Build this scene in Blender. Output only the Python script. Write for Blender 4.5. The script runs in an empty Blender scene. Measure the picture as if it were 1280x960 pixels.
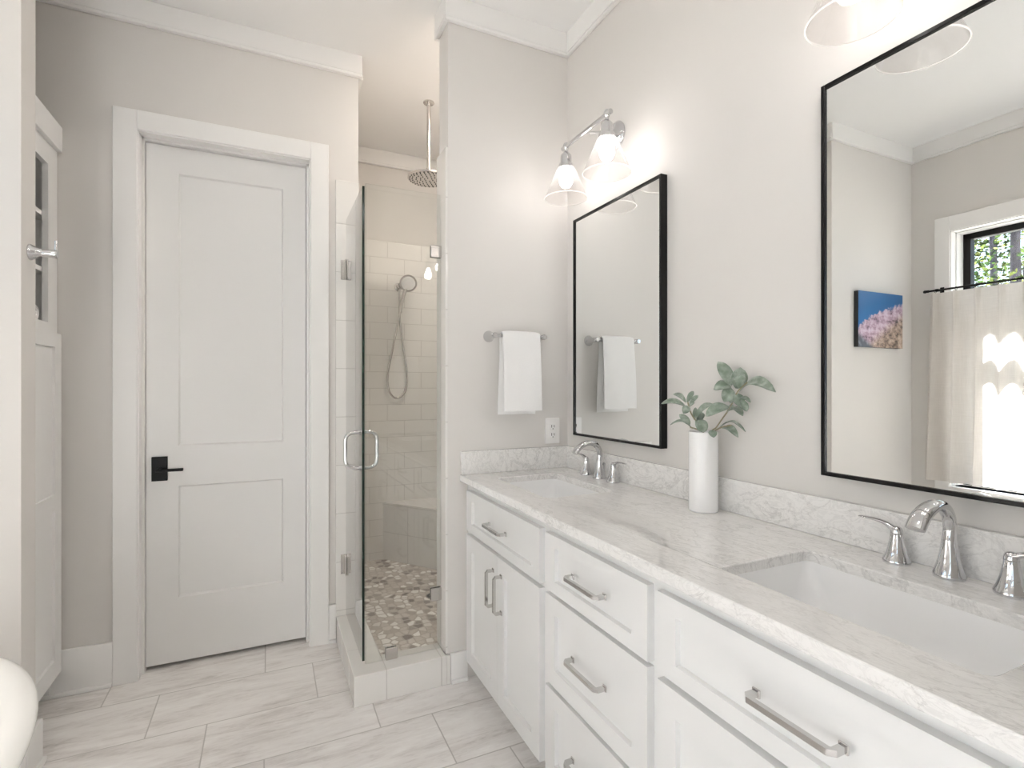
import bpy, bmesh, math, random
from mathutils import Vector, Matrix, noise

random.seed(7)
PI = math.pi
SC = bpy.context.scene
COL = SC.collection

# ------------------------------------------------------------------ camera
cam_d = bpy.data.cameras.new('camera'); cam = bpy.data.objects.new('camera', cam_d); COL.objects.link(cam)
cam.location = (0, 0, 1.3); cam.rotation_euler = (PI / 2, 0, -math.radians(25.023))
cam_d.sensor_width = 36; cam_d.lens = 653.25 / 1280 * 36; cam_d.shift_y = 1.64 / 1280
cam_d.clip_start = 0.02
SC.camera = cam
# ------------------------------------------------------------------ exposure
SC.view_settings.view_transform = 'Standard'; SC.view_settings.look = 'None'
SC.view_settings.exposure = -0.27; SC.view_settings.gamma = 1.0; SC.view_settings.use_curve_mapping = False
try:
    SC.cycles.max_bounces = 14; SC.cycles.diffuse_bounces = 8; SC.cycles.glossy_bounces = 8
    SC.cycles.transparent_max_bounces = 24
    SC.cycles.sample_clamp_indirect = 12.0
except Exception: pass
# ------------------------------------------------------------------ sky and sun
SKY = 3.3; SUN = 215.0; BULB = 38.0; DOWN = 3.5
wd = bpy.data.worlds.new('sky'); SC.world = wd; wd.use_nodes = True
bg = wd.node_tree.nodes['Background']; bg.inputs[0].default_value = (0.74, 0.87, 1.0, 1); bg.inputs[1].default_value = SKY
sd = bpy.data.lights.new('sun', 'SUN'); sd.energy = SUN; sd.angle = math.radians(0.6); sd.color = (0.94, 0.96, 1.0)
sun = bpy.data.objects.new('sun', sd); COL.objects.link(sun)
el, az = math.radians(55), math.radians(32)
sdir = Vector((math.cos(el) * math.cos(az), -math.cos(el) * math.sin(az), -math.sin(el)))
sun.rotation_euler = sdir.to_track_quat('-Z', 'Y').to_euler(); sun.location = (-6, 4, 8)
pl = bpy.data.lights.new('window_portal', 'AREA'); pl.shape = 'RECTANGLE'; pl.size = 1.75; pl.size_y = 1.62
po = bpy.data.objects.new('window_portal', pl); COL.objects.link(po); po.location = (-1.83, 1.19, 1.5)
po.rotation_euler = Vector((1, 0, 0)).to_track_quat('-Z', 'Y').to_euler()
pl.cycles.is_portal = True
po2 = po.copy(); po2.data = pl.copy(); po2.data.size = 1.15; COL.objects.link(po2); po2.location = (-1.83, -0.78, 1.5); po2.data.cycles.is_portal = True  # portal for the added window
def added_downlight(x, y, p):
    l = bpy.data.lights.new('added_downlight', 'AREA'); l.shape = 'DISK'; l.size = 0.12; l.energy = p; l.color = (1, 0.98, 0.97)
    o = bpy.data.objects.new('added_downlight', l); COL.objects.link(o); o.location = (x, y, 2.988); return o
DL = [(-0.15, 0.55), (-0.9, 0.35), (-0.1, -0.75), (0.75, -0.75)]  # ceiling lamps added to brighten the room, all out of view
for x, y in DL: added_downlight(x, y, DOWN)
DL.append((1.03, 2.62)); added_downlight(1.03, 2.62, 15.0).data.color = (1, 0.89, 0.78)  # lamp added to brighten the shower, hidden by the partition

# ================================================================== materials
def new_mat(name):
    m = bpy.data.materials.new(name); m.use_nodes = True
    return m, m.node_tree, m.node_tree.nodes['Principled BSDF']
def N(t, kind, **kw):
    n = t.nodes.new(kind)
    for k, v in kw.items(): setattr(n, k, v)
    return n
def L(t, a, b): t.links.new(a, b)
def mth(t, op, a, b=None, c=None):
    n = N(t, 'ShaderNodeMath', operation=op)
    for i, v in enumerate((a, b, c)):
        if v is None: continue
        if isinstance(v, (int, float)): n.inputs[i].default_value = v
        else: L(t, v, n.inputs[i])
    return n.outputs[0]
def mixc(t, f, a, b, mode='MIX'):
    n = N(t, 'ShaderNodeMix', data_type='RGBA', blend_type=mode)
    for s, v in ((0, f), (6, a), (7, b)):
        if isinstance(v, (int, float)): n.inputs[s].default_value = v
        elif isinstance(v, tuple): n.inputs[s].default_value = v if len(v) == 4 else v + (1,)
        else: L(t, v, n.inputs[s])
    return n.outputs[2]
def ramp(t, f, stops):
    n = N(t, 'ShaderNodeValToRGB'); e = n.color_ramp.elements
    while len(e) < len(stops): e.new(0.5)
    for i, (p, c) in enumerate(stops):
        e[i].position = p; e[i].color = c + (1,) if len(c) == 3 else c
    L(t, f, n.inputs[0]); return n.outputs[0]
def bump(t, b, h, strength=0.3, dist=0.002):
    n = N(t, 'ShaderNodeBump'); n.inputs['Strength'].default_value = strength; n.inputs['Distance'].default_value = dist
    L(t, h, n.inputs['Height']); L(t, n.outputs[0], b.inputs['Normal'])
def tex(t, kind, vec, **inp):
    n = N(t, kind)
    if vec is not None: L(t, vec, n.inputs['Vector'])
    for k, v in inp.items(): n.inputs[k.replace('_', ' ')].default_value = v
    return n
def pos(t): return N(t, 'ShaderNodeNewGeometry').outputs['Position']
def comb(t, x, y, z):
    n = N(t, 'ShaderNodeCombineXYZ')
    for i, v in enumerate((x, y, z)):
        if isinstance(v, (int, float)): n.inputs[i].default_value = v
        else: L(t, v, n.inputs[i])
    return n.outputs[0]

def paint(name, col, rough=0.5, bs=0.05, sc=350):
    m, t, b = new_mat(name)
    b.inputs['Base Color'].default_value = col + (1,); b.inputs['Roughness'].default_value = rough
    n = tex(t, 'ShaderNodeTexNoise', pos(t), Scale=sc, Detail=2.0)
    bump(t, b, n.outputs[0], bs, 0.001); return m
def metal(name, col, rough):
    m, t, b = new_mat(name)
    b.inputs['Base Color'].default_value = col + (1,); b.inputs['Metallic'].default_value = 1; b.inputs['Roughness'].default_value = rough
    n = tex(t, 'ShaderNodeTexNoise', pos(t), Scale=60.0)
    L(t, mth(t, 'MULTIPLY_ADD', n.outputs[0], 0.03, rough), b.inputs['Roughness']); return m
def thin_glass(name, tint, ior=1.5, haze=0.0, gain=1.0, hazecol=(1, 1, 1)):
    m, t, b = new_mat(name); t.nodes.remove(b); out = t.nodes['Material Output']
    tr = N(t, 'ShaderNodeBsdfTransparent'); tr.inputs[0].default_value = tint + (1,)
    gl = N(t, 'ShaderNodeBsdfGlossy'); gl.inputs['Roughness'].default_value = 0.0
    ge = N(t, 'ShaderNodeNewGeometry'); dp = N(t, 'ShaderNodeVectorMath', operation='DOT_PRODUCT'); L(t, ge.outputs['Incoming'], dp.inputs[0]); L(t, ge.outputs['Normal'], dp.inputs[1])
    f0 = ((ior - 1) / (ior + 1)) ** 2           # Schlick reflectance, the same from both sides of a pane
    fr = mth(t, 'MULTIPLY_ADD', mth(t, 'POWER', mth(t, 'SUBTRACT', 1.0, mth(t, 'ABSOLUTE', dp.outputs['Value'])), 5.0), 1 - f0, f0)
    mx = N(t, 'ShaderNodeMixShader'); L(t, mth(t, 'MULTIPLY', fr, gain), mx.inputs[0]); L(t, tr.outputs[0], mx.inputs[1]); L(t, gl.outputs[0], mx.inputs[2])
    last = mx.outputs[0]
    if haze > 0:
        tl = N(t, 'ShaderNodeBsdfTranslucent'); tl.inputs[0].default_value = hazecol + (1,)
        m2 = N(t, 'ShaderNodeMixShader'); m2.inputs[0].default_value = haze
        L(t, last, m2.inputs[1]); L(t, tl.outputs[0], m2.inputs[2]); last = m2.outputs[0]
    L(t, last, out.inputs[0]); return m

M = {}
M['wall'] = paint('greige_wall_paint', (0.665, 0.645, 0.622), 0.6, 0.05)
M['ceil'] = paint('ceiling_paint', (0.84, 0.835, 0.83), 0.7)
M['trim'] = paint('white_trim_paint', (0.81, 0.805, 0.795), 0.35, 0.02)
M['door'] = paint('door_paint', (0.76, 0.755, 0.745), 0.35, 0.02)
M['cab'] = paint('white_cabinet_lacquer', (0.765, 0.765, 0.76), 0.3, 0.01)
M['black'] = paint('black_metal', (0.006, 0.006, 0.006), 0.35, 0.02)
M['black'].node_tree.nodes['Principled BSDF'].inputs['Specular IOR Level'].default_value = 0.15
M['frame'] = paint('black_mirror_frame', (0.006, 0.0055, 0.0055), 0.22, 0.0)
M['frame'].node_tree.nodes['Principled BSDF'].inputs['Specular IOR Level'].default_value = 0.22
M['chrome'] = metal('polished_chrome', (0.66, 0.66, 0.67), 0.04)
M['nickel'] = metal('brushed_nickel', (0.62, 0.60, 0.58), 0.22)
M['pull'] = metal('nickel_pull', (0.62, 0.61, 0.60), 0.14)
M['dark'] = paint('dark_slot', (0.02, 0.02, 0.02), 0.6)
M['mirror'] = metal('mirror_silver', (0.90, 0.915, 0.91), 0.0)
nt = M['mirror'].node_tree
for l in list(nt.links):
    if l.to_socket.name == 'Roughness': nt.links.remove(l)
nt.nodes['Principled BSDF'].inputs['Roughness'].default_value = 0.0
M['porcelain'] = paint('white_porcelain', (0.84, 0.84, 0.84), 0.08, 0.0)
M['tub'] = paint('white_acrylic', (0.85, 0.845, 0.82), 0.22, 0.0)
M['plastic'] = paint('white_plastic', (0.82, 0.81, 0.80), 0.3, 0.0)
M['glass'] = thin_glass('clear_shower_glass', (0.975, 0.985, 0.98), 1.5, 0.0, 1.7)
M['pane'] = thin_glass('window_glass', (0.97, 0.98, 0.98))
M['shade'] = thin_glass('lamp_glass', (0.96, 0.95, 0.945), 1.45, 0.05, 1.0, (1, 1, 1))
M['rim'] = thin_glass('lamp_glass_rim', (0.9, 0.9, 0.9), 1.6, 0.55, 1.0, (1, 0.98, 0.96))
M['edge'] = paint('green_glass_edge', (0.004, 0.02, 0.014), 0.12, 0.0)
m, t, b = new_mat('glowing_bulb')
b.inputs['Base Color'].default_value = (1, 1, 1, 1); b.inputs['Emission Color'].default_value = (1, 0.96, 0.93, 1); b.inputs['Emission Strength'].default_value = BULB
M['bulb'] = m
m, t, b = new_mat('added_lamp_lens')  # glowing lens of the added ceiling lamps
b.inputs['Emission Color'].default_value = (1, 0.9, 0.8, 1); b.inputs['Emission Strength'].default_value = 2
M['lens'] = m

# --- tile (works on any axis-aligned face; joints in world metres)
def tile_mat(name, w, h, run, ox=0.0, oz=0.0, col=(0.74, 0.725, 0.70), grout=(0.55, 0.53, 0.51), swap=False, rough=0.12):
    m, t, b = new_mat(name)
    P = N(t, 'ShaderNodeSeparateXYZ'); L(t, pos(t), P.inputs[0])
    Nn = N(t, 'ShaderNodeSeparateXYZ'); L(t, N(t, 'ShaderNodeNewGeometry').outputs['True Normal'], Nn.inputs[0])
    ax = mth(t, 'GREATER_THAN', mth(t, 'ABSOLUTE', Nn.outputs[0]), 0.72)
    az_ = mth(t, 'GREATER_THAN', mth(t, 'ABSOLUTE', Nn.outputs[2]), 0.72)
    def sel(f, a, c): return mth(t, 'ADD', mth(t, 'MULTIPLY', a, mth(t, 'SUBTRACT', 1.0, f)), mth(t, 'MULTIPLY', c, f))
    u = sel(ax, P.outputs[0], P.outputs[1]); v = sel(az_, P.outputs[2], P.outputs[1])
    if swap: u, v = v, u
    u = mth(t, 'DIVIDE', mth(t, 'SUBTRACT', u, ox), w); v = mth(t, 'DIVIDE', mth(t, 'SUBTRACT', v, oz), h)
    row = mth(t, 'FLOOR', v)
    u = mth(t, 'ADD', u, mth(t, 'MULTIPLY', row, run))
    colm = mth(t, 'FLOOR', u)
    fu = mth(t, 'MULTIPLY', mth(t, 'FRACT', u), w); fv = mth(t, 'MULTIPLY', mth(t, 'FRACT', v), h)
    du = mth(t, 'MINIMUM', fu, mth(t, 'SUBTRACT', w, fu)); dv = mth(t, 'MINIMUM', fv, mth(t, 'SUBTRACT', h, fv))
    d = mth(t, 'MINIMUM', du, dv)
    tile = mth(t, 'SMOOTH_MIN', mth(t, 'MULTIPLY', mth(t, 'MAXIMUM', mth(t, 'SUBTRACT', d, 0.0012), 0.0), 600.0), 1.0, 0.2)
    rnd = N(t, 'ShaderNodeTexWhiteNoise', noise_dimensions='2D'); L(t, comb(t, colm, row, 0.0), rnd.inputs['Vector'])
    n = tex(t, 'ShaderNodeTexNoise', pos(t), Scale=7.0, Detail=4.0)
    vv = mth(t, 'ADD', mth(t, 'MULTIPLY', rnd.outputs[0], 0.06), mth(t, 'MULTIPLY', n.outputs[0], 0.10))
    tc = mixc(t, vv, col, (0.9, 0.89, 0.87))
    L(t, mixc(t, tile, grout, tc), b.inputs['Base Color'])
    L(t, mth(t, 'MULTIPLY_ADD', tile, rough - 0.7, 0.7), b.inputs['Roughness'])
    bump(t, b, mth(t, 'ADD', tile, mth(t, 'MULTIPLY', n.outputs[0], 0.3)), 0.35, 0.0015)
    return m
M['tile'] = tile_mat('shower_wall_tile', 0.252, 0.1185, 0.5, 0.66, 2.345)
M['striptile'] = tile_mat('trim_strip_tile', 0.5, 0.246, 0.0, 0.16, 0.125 + 0.03, (0.74, 0.725, 0.70))
M['curbtile'] = tile_mat('curb_tile', 0.235, 0.5, 0.0, 0.444, -0.1)
M['benchtile'] = tile_mat('bench_tile', 0.25, 0.2, 0.0, 0.9, 0.04)

# --- floor plank tile: 0.6 x 0.302, one-third offset
m, t, b = new_mat('travertine_plank_tile')
P = N(t, 'ShaderNodeSeparateXYZ'); L(t, pos(t), P.inputs[0])
v = mth(t, 'DIVIDE', mth(t, 'SUBTRACT', P.outputs[1], 2.312), 0.302); row = mth(t, 'FLOOR', v)
u = mth(t, 'DIVIDE', mth(t, 'ADD', mth(t, 'SUBTRACT', P.outputs[0], -0.412), mth(t, 'MULTIPLY', row, 0.2)), 0.6)
colm = mth(t, 'FLOOR', u)
fu = mth(t, 'MULTIPLY', mth(t, 'FRACT', u), 0.6); fv = mth(t, 'MULTIPLY', mth(t, 'FRACT', v), 0.302)
d = mth(t, 'MINIMUM', mth(t, 'MINIMUM', fu, mth(t, 'SUBTRACT', 0.6, fu)), mth(t, 'MINIMUM', fv, mth(t, 'SUBTRACT', 0.302, fv)))
tile = mth(t, 'MINIMUM', mth(t, 'MULTIPLY', mth(t, 'MAXIMUM', mth(t, 'SUBTRACT', d, 0.0015), 0.0), 700.0), 1.0)
rnd = N(t, 'ShaderNodeTexWhiteNoise', noise_dimensions='2D'); L(t, comb(t, colm, row, 0.0), rnd.inputs['Vector'])
sv = comb(t, mth(t, 'ADD', mth(t, 'MULTIPLY', P.outputs[0], 1.1), mth(t, 'MULTIPLY', rnd.outputs[0], 30.0)), mth(t, 'MULTIPLY', P.outputs[1], 5.5), mth(t, 'MULTIPLY', rnd.outputs[0], 9.0))
n1 = tex(t, 'ShaderNodeTexNoise', sv, Scale=2.2, Detail=8.0, Roughness=0.62, Distortion=0.9)
n2 = tex(t, 'ShaderNodeTexNoise', sv, Scale=9.0, Detail=6.0, Roughness=0.7, Distortion=1.4)
f = mth(t, 'ADD', mth(t, 'MULTIPLY', n1.outputs[0], 0.65), mth(t, 'MULTIPLY', n2.outputs[0], 0.35))
stone = ramp(t, f, [(0.32, (0.44, 0.41, 0.39)), (0.42, (0.65, 0.62, 0.60)), (0.50, (0.77, 0.745, 0.73)), (0.58, (0.82, 0.80, 0.785)), (0.68, (0.90, 0.89, 0.875))])
stone = mixc(t, mth(t, 'MULTIPLY', rnd.outputs[0], 0.20), stone, (0.76, 0.735, 0.715))
L(t, mixc(t, tile, (0.50, 0.475, 0.455), stone), b.inputs['Base Color']); b.inputs['Roughness'].default_value = 0.42
bump(t, b, mth(t, 'ADD', tile, mth(t, 'MULTIPLY', n2.outputs[0], 0.15)), 0.3, 0.002); M['floor'] = m

# --- sliced pebble shower floor
m, t, b = new_mat('sliced_pebble_mosaic')
P = N(t, 'ShaderNodeSeparateXYZ'); L(t, pos(t), P.inputs[0]); pv = comb(t, P.outputs[0], P.outputs[1], 0.0)
vo = N(t, 'ShaderNodeTexVoronoi', feature='F1', voronoi_dimensions='2D'); vo.inputs['Scale'].default_value = 24; vo.inputs['Randomness'].default_value = 0.75; L(t, pv, vo.inputs['Vector'])
ve = N(t, 'ShaderNodeTexVoronoi', feature='DISTANCE_TO_EDGE', voronoi_dimensions='2D'); ve.inputs['Scale'].default_value = 24; ve.inputs['Randomness'].default_value = 0.75; L(t, pv, ve.inputs['Vector'])
sc_ = N(t, 'ShaderNodeSeparateColor'); L(t, vo.outputs['Color'], sc_.inputs[0])
pc = ramp(t, sc_.outputs[0], [(0.0, (0.22, 0.19, 0.17)), (0.10, (0.34, 0.30, 0.27)), (0.20, (0.56, 0.515, 0.47)), (0.66, (0.66, 0.615, 0.57)), (0.80, (0.88, 0.86, 0.83))])
pm = mth(t, 'MULTIPLY', mth(t, 'MAXIMUM', mth(t, 'SUBTRACT', ve.outputs['Distance'], 0.06), 0.0), 14.0); pm = mth(t, 'MINIMUM', pm, 1.0)
L(t, mixc(t, pm, (0.50, 0.455, 0.41), pc), b.inputs['Base Color']); b.inputs['Roughness'].default_value = 0.45
bump(t, b, pm, 0.4, 0.003); M['pebble'] = m

# --- quartz worktop with fine grey veins
m, t, b = new_mat('veined_white_quartz')
P = N(t, 'ShaderNodeSeparateXYZ'); L(t, pos(t), P.inputs[0])
qv = comb(t, mth(t, 'ADD', mth(t, 'MULTIPLY', P.outputs[0], 3.2), mth(t, 'MULTIPLY', P.outputs[1], 0.5)), P.outputs[1], mth(t, 'MULTIPLY', P.outputs[2], 2.0))
n1 = tex(t, 'ShaderNodeTexNoise', qv, Scale=4.5, Detail=9.0, Roughness=0.66, Distortion=1.6)
n2 = tex(t, 'ShaderNodeTexNoise', qv, Scale=13.0, Detail=8.0, Roughness=0.7, Distortion=2.0)
def vein(n, w):
    a = mth(t, 'ABSOLUTE', mth(t, 'SUBTRACT', n.outputs[0], 0.5)); return mth(t, 'SUBTRACT', 1.0, mth(t, 'MINIMUM', mth(t, 'DIVIDE', a, w), 1.0))
n3 = tex(t, 'ShaderNodeTexNoise', pos(t), Scale=3.0, Detail=3.0)
k = mth(t, 'MULTIPLY', mth(t, 'ADD', mth(t, 'MULTIPLY', vein(n1, 0.028), 0.55), mth(t, 'MULTIPLY', vein(n2, 0.05), 0.35)), mth(t, 'MULTIPLY_ADD', n3.outputs[0], 1.5, -0.15))
L(t, mixc(t, k, (0.80, 0.79, 0.775), (0.44, 0.43, 0.42)), b.inputs['Base Color']); b.inputs['Roughness'].default_value = 0.03
M['quartz'] = m

# --- cloths
m, t, b = new_mat('white_terry'); b.inputs['Base Color'].default_value = (0.86, 0.855, 0.85, 1); b.inputs['Roughness'].default_value = 0.95
b.inputs['Sheen Weight'].default_value = 0.3
n = tex(t, 'ShaderNodeTexNoise', pos(t), Scale=420.0, Detail=2.0); bump(t, b, n.outputs[0], 0.7, 0.003); M['terry'] = m
m, t, b = new_mat('linen_curtain'); t.nodes.remove(b); out = t.nodes['Material Output']
P = N(t, 'ShaderNodeSeparateXYZ'); L(t, pos(t), P.inputs[0])
w1 = tex(t, 'ShaderNodeTexNoise', comb(t, P.outputs[0], mth(t, 'MULTIPLY', P.outputs[1], 40.0), P.outputs[2]), Scale=14.0)
w2 = tex(t, 'ShaderNodeTexNoise', comb(t, P.outputs[0], P.outputs[1], mth(t, 'MULTIPLY', P.outputs[2], 40.0)), Scale=14.0)
lc = mixc(t, mth(t, 'MULTIPLY', mth(t, 'ADD', w1.outputs[0], w2.outputs[0]), 0.5), (0.52, 0.485, 0.45), (0.74, 0.705, 0.665))
df = N(t, 'ShaderNodeBsdfDiffuse'); tl = N(t, 'ShaderNodeBsdfTranslucent'); mx = N(t, 'ShaderNodeMixShader'); mx.inputs[0].default_value = 0.25
L(t, lc, df.inputs[0]); L(t, lc, tl.inputs[0]); L(t, df.outputs[0], mx.inputs[1]); L(t, tl.outputs[0], mx.inputs[2]); L(t, mx.outputs[0], out.inputs[0]); M['linen'] = m

# --- sage leaf
m, t, b = new_mat('sage_leaf')
n = tex(t, 'ShaderNodeTexNoise', pos(t), Scale=45.0, Detail=3.0)
L(t, ramp(t, n.outputs[0], [(0.3, (0.12, 0.165, 0.12)), (0.52, (0.23, 0.28, 0.225)), (0.8, (0.44, 0.48, 0.43))]), b.inputs['Base Color'])
b.inputs['Roughness'].default_value = 0.75; b.inputs['Sheen Weight'].default_value = 0.4; M['leaf'] = m
M['stem'] = paint('sage_stem', (0.30, 0.27, 0.17), 0.7)

# --- print on the canvas: pale pink coral slope under deep blue
m, t, b = new_mat('underwater_photo_print')
tc = N(t, 'ShaderNodeTexCoord'); P = N(t, 'ShaderNodeSeparateXYZ'); L(t, tc.outputs['Generated'], P.inputs[0])
U = mth(t, 'SUBTRACT', 1.0, P.outputs[0]); V = P.outputs[2]
n1 = tex(t, 'ShaderNodeTexNoise', comb(t, U, 0.0, V), Scale=9.0, Detail=6.0, Roughness=0.7)
n2 = tex(t, 'ShaderNodeTexVoronoi', comb(t, mth(t, 'MULTIPLY', U, 1.6), 0.0, V), Scale=13.0)
edge = mth(t, 'ADD', mth(t, 'MULTIPLY', mth(t, 'POWER', U, 0.6), 0.52), 0.33)
edge = mth(t, 'ADD', edge, mth(t, 'MULTIPLY', mth(t, 'SUBTRACT', n1.outputs[0], 0.5), 0.35))
reef = mth(t, 'MINIMUM', mth(t, 'MAXIMUM', mth(t, 'MULTIPLY', mth(t, 'SUBTRACT', edge, V), 25.0), 0.0), 1.0)
pink = ramp(t, n1.outputs[0], [(0.34, (0.05, 0.04, 0.06)), (0.46, (0.42, 0.29, 0.38)), (0.56, (0.62, 0.50, 0.60)), (0.70, (0.72, 0.68, 0.78))])
tan = ramp(t, n1.outputs[0], [(0.36, (0.03, 0.025, 0.02)), (0.50, (0.36, 0.27, 0.22)), (0.66, (0.62, 0.50, 0.40))])
rocks = ramp(t, n2.outputs['Distance'], [(0.1, (0.20, 0.25, 0.30)), (0.5, (0.08, 0.10, 0.13))])
low = mth(t, 'MINIMUM', mth(t, 'MAXIMUM', mth(t, 'MULTIPLY', mth(t, 'SUBTRACT', mth(t, 'SUBTRACT', mth(t, 'MULTIPLY', U, 0.75), V), 0.02), 5.0), 0.0), 1.0)
rk = mth(t, 'MINIMUM', mth(t, 'MAXIMUM', mth(t, 'MULTIPLY', mth(t, 'SUBTRACT', 0.30, mth(t, 'ADD', V, mth(t, 'MULTIPLY', U, 0.75))), 9.0), 0.0), 1.0)
c = mixc(t, low, pink, tan); c = mixc(t, rk, c, rocks)
blue = ramp(t, mth(t, 'ADD', V, mth(t, 'MULTIPLY', U, -0.2)), [(0.3, (0.015, 0.14, 0.36)), (1.0, (0.008, 0.085, 0.23))])
L(t, mixc(t, reef, blue, c), b.inputs['Base Color']); b.inputs['Roughness'].default_value = 0.35; M['print'] = m

# --- outdoors
m, t, b = new_mat('pine_bark')
P = N(t, 'ShaderNodeSeparateXYZ'); L(t, pos(t), P.inputs[0])
n = tex(t, 'ShaderNodeTexNoise', comb(t, P.outputs[0], P.outputs[1], mth(t, 'MULTIPLY', P.outputs[2], 0.25)), Scale=18.0, Detail=6.0)
L(t, ramp(t, n.outputs[0], [(0.35, (0.022, 0.020, 0.028)), (0.65, (0.075, 0.068, 0.09))]), b.inputs['Base Color']); b.inputs['Roughness'].default_value = 0.9; M['bark'] = m
m, t, b = new_mat('sunlit_leaves'); t.nodes.remove(b); out = t.nodes['Material Output']
oi = N(t, 'ShaderNodeNewGeometry'); lc = ramp(t, oi.outputs['Random Per Island'], [(0.0, (0.006, 0.014, 0.005)), (0.5, (0.022, 0.038, 0.010)), (1.0, (0.075, 0.085, 0.024))])
df = N(t, 'ShaderNodeBsdfDiffuse'); tl = N(t, 'ShaderNodeBsdfTranslucent'); mx = N(t, 'ShaderNodeMixShader'); mx.inputs[0].default_value = 0.5
L(t, lc, df.inputs[0]); L(t, lc, tl.inputs[0]); L(t, df.outputs[0], mx.inputs[1]); L(t, tl.outputs[0], mx.inputs[2]); L(t, mx.outputs[0], out.inputs[0]); M['leaves'] = m
M['ground'] = paint('forest_floor', (0.10, 0.09, 0.075), 0.9, 0.4, 20)
M['siding'] = paint('exterior_siding', (0.6, 0.6, 0.58), 0.6)

# ================================================================== helpers
def B(): return bmesh.new()
def box(bm, x0, x1, y0, y1, z0, z1, bev=0.0, seg=2):
    r = bmesh.ops.create_cube(bm, size=1.0); vs = r['verts']
    for v in vs:
        v.co = Vector(((x0 + x1) / 2 + v.co.x * (x1 - x0), (y0 + y1) / 2 + v.co.y * (y1 - y0), (z0 + z1) / 2 + v.co.z * (z1 - z0)))
    if bev > 0:
        es = list({e for v in vs for e in v.link_edges})
        bmesh.ops.bevel(bm, geom=es, offset=bev, segments=seg, profile=0.5, affect='EDGES', clamp_overlap=True)
    return vs
def ringfaces(bm, a, b, close=True):
    n = len(a)
    for i in range(n if close else n - 1):
        j = (i + 1) % n
        try: bm.faces.new((a[i], a[j], b[j], b[i]))
        except ValueError: pass
def lathe(bm, prof, n=32, mat=None, flute=0.0, nfl=10, cap=True):
    mat = mat or Matrix()
    rings = []
    for p in prof:
        r, z = p[0], p[1]; fl = p[2] if len(p) > 2 else 0.0
        rings.append([bm.verts.new(mat @ Vector(((r * (1 + fl * math.cos(nfl * 2 * PI * i / n))) * math.cos(2 * PI * i / n), (r * (1 + fl * math.cos(nfl * 2 * PI * i / n))) * math.sin(2 * PI * i / n), z))) for i in range(n)])
    for a, b in zip(rings, rings[1:]): ringfaces(bm, a, b)
    if cap:
        if prof[0][0] > 1e-5: bm.faces.new(list(reversed(rings[0])))
        if prof[-1][0] > 1e-5: bm.faces.new(rings[-1])
    return rings
def tube(bm, pts, rad, n=12, cap=True, side=None, phase=0.0, closed=False):
    pts = [Vector(p) for p in pts]; m_ = len(pts)
    rings = []; ref = Vector(side) if side else None
    for i, p in enumerate(pts):
        if closed: t_ = pts[(i + 1) % m_] - pts[i - 1]
        else: t_ = (pts[min(i + 1, m_ - 1)] - pts[max(i - 1, 0)])
        t_.normalize()
        if ref is None: ref = Vector((0, 0, 1)) if abs(t_.z) < 0.9 else Vector((1, 0, 0))
        s = ref - t_ * ref.dot(t_); s.normalize(); u_ = t_.cross(s)
        if side is None: ref = s
        r = rad[i] if isinstance(rad, (list, tuple)) and not (len(rad) == 2 and m_ != 2 and isinstance(rad[0], float)) else rad
        ra, rb = r if isinstance(r, tuple) else (r, r)
        rings.append([bm.verts.new(p + s * (ra * math.cos(2 * PI * k / n + phase)) + u_ * (rb * math.sin(2 * PI * k / n + phase))) for k in range(n)])
    for a, b in zip(rings, rings[1:]): ringfaces(bm, a, b)
    if closed: ringfaces(bm, rings[-1], rings[0])
    elif cap:
        bm.faces.new(list(reversed(rings[0]))); bm.faces.new(rings[-1])
def smooth_path(pts, k=6):
    pts = [Vector(p) for p in pts]; out = []
    for i in range(len(pts) - 1):
        p0 = pts[max(i - 1, 0)]; p1 = pts[i]; p2 = pts[i + 1]; p3 = pts[min(i + 2, len(pts) - 1)]
        for j in range(k):
            s = j / k
            out.append(0.5 * ((2 * p1) + (p2 - p0) * s + (2 * p0 - 5 * p1 + 4 * p2 - p3) * s * s + (3 * p1 - p0 - 3 * p2 + p3) * s ** 3))
    out.append(pts[-1]); return out
def lerp_list(vals, k=6):
    out = []
    for a, b in zip(vals, vals[1:]):
        for j in range(k):
            s = j / k
            out.append(tuple(x + (y - x) * s for x, y in zip(a, b)) if isinstance(a, tuple) else a + (b - a) * s)
    out.append(vals[-1]); return out
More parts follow.
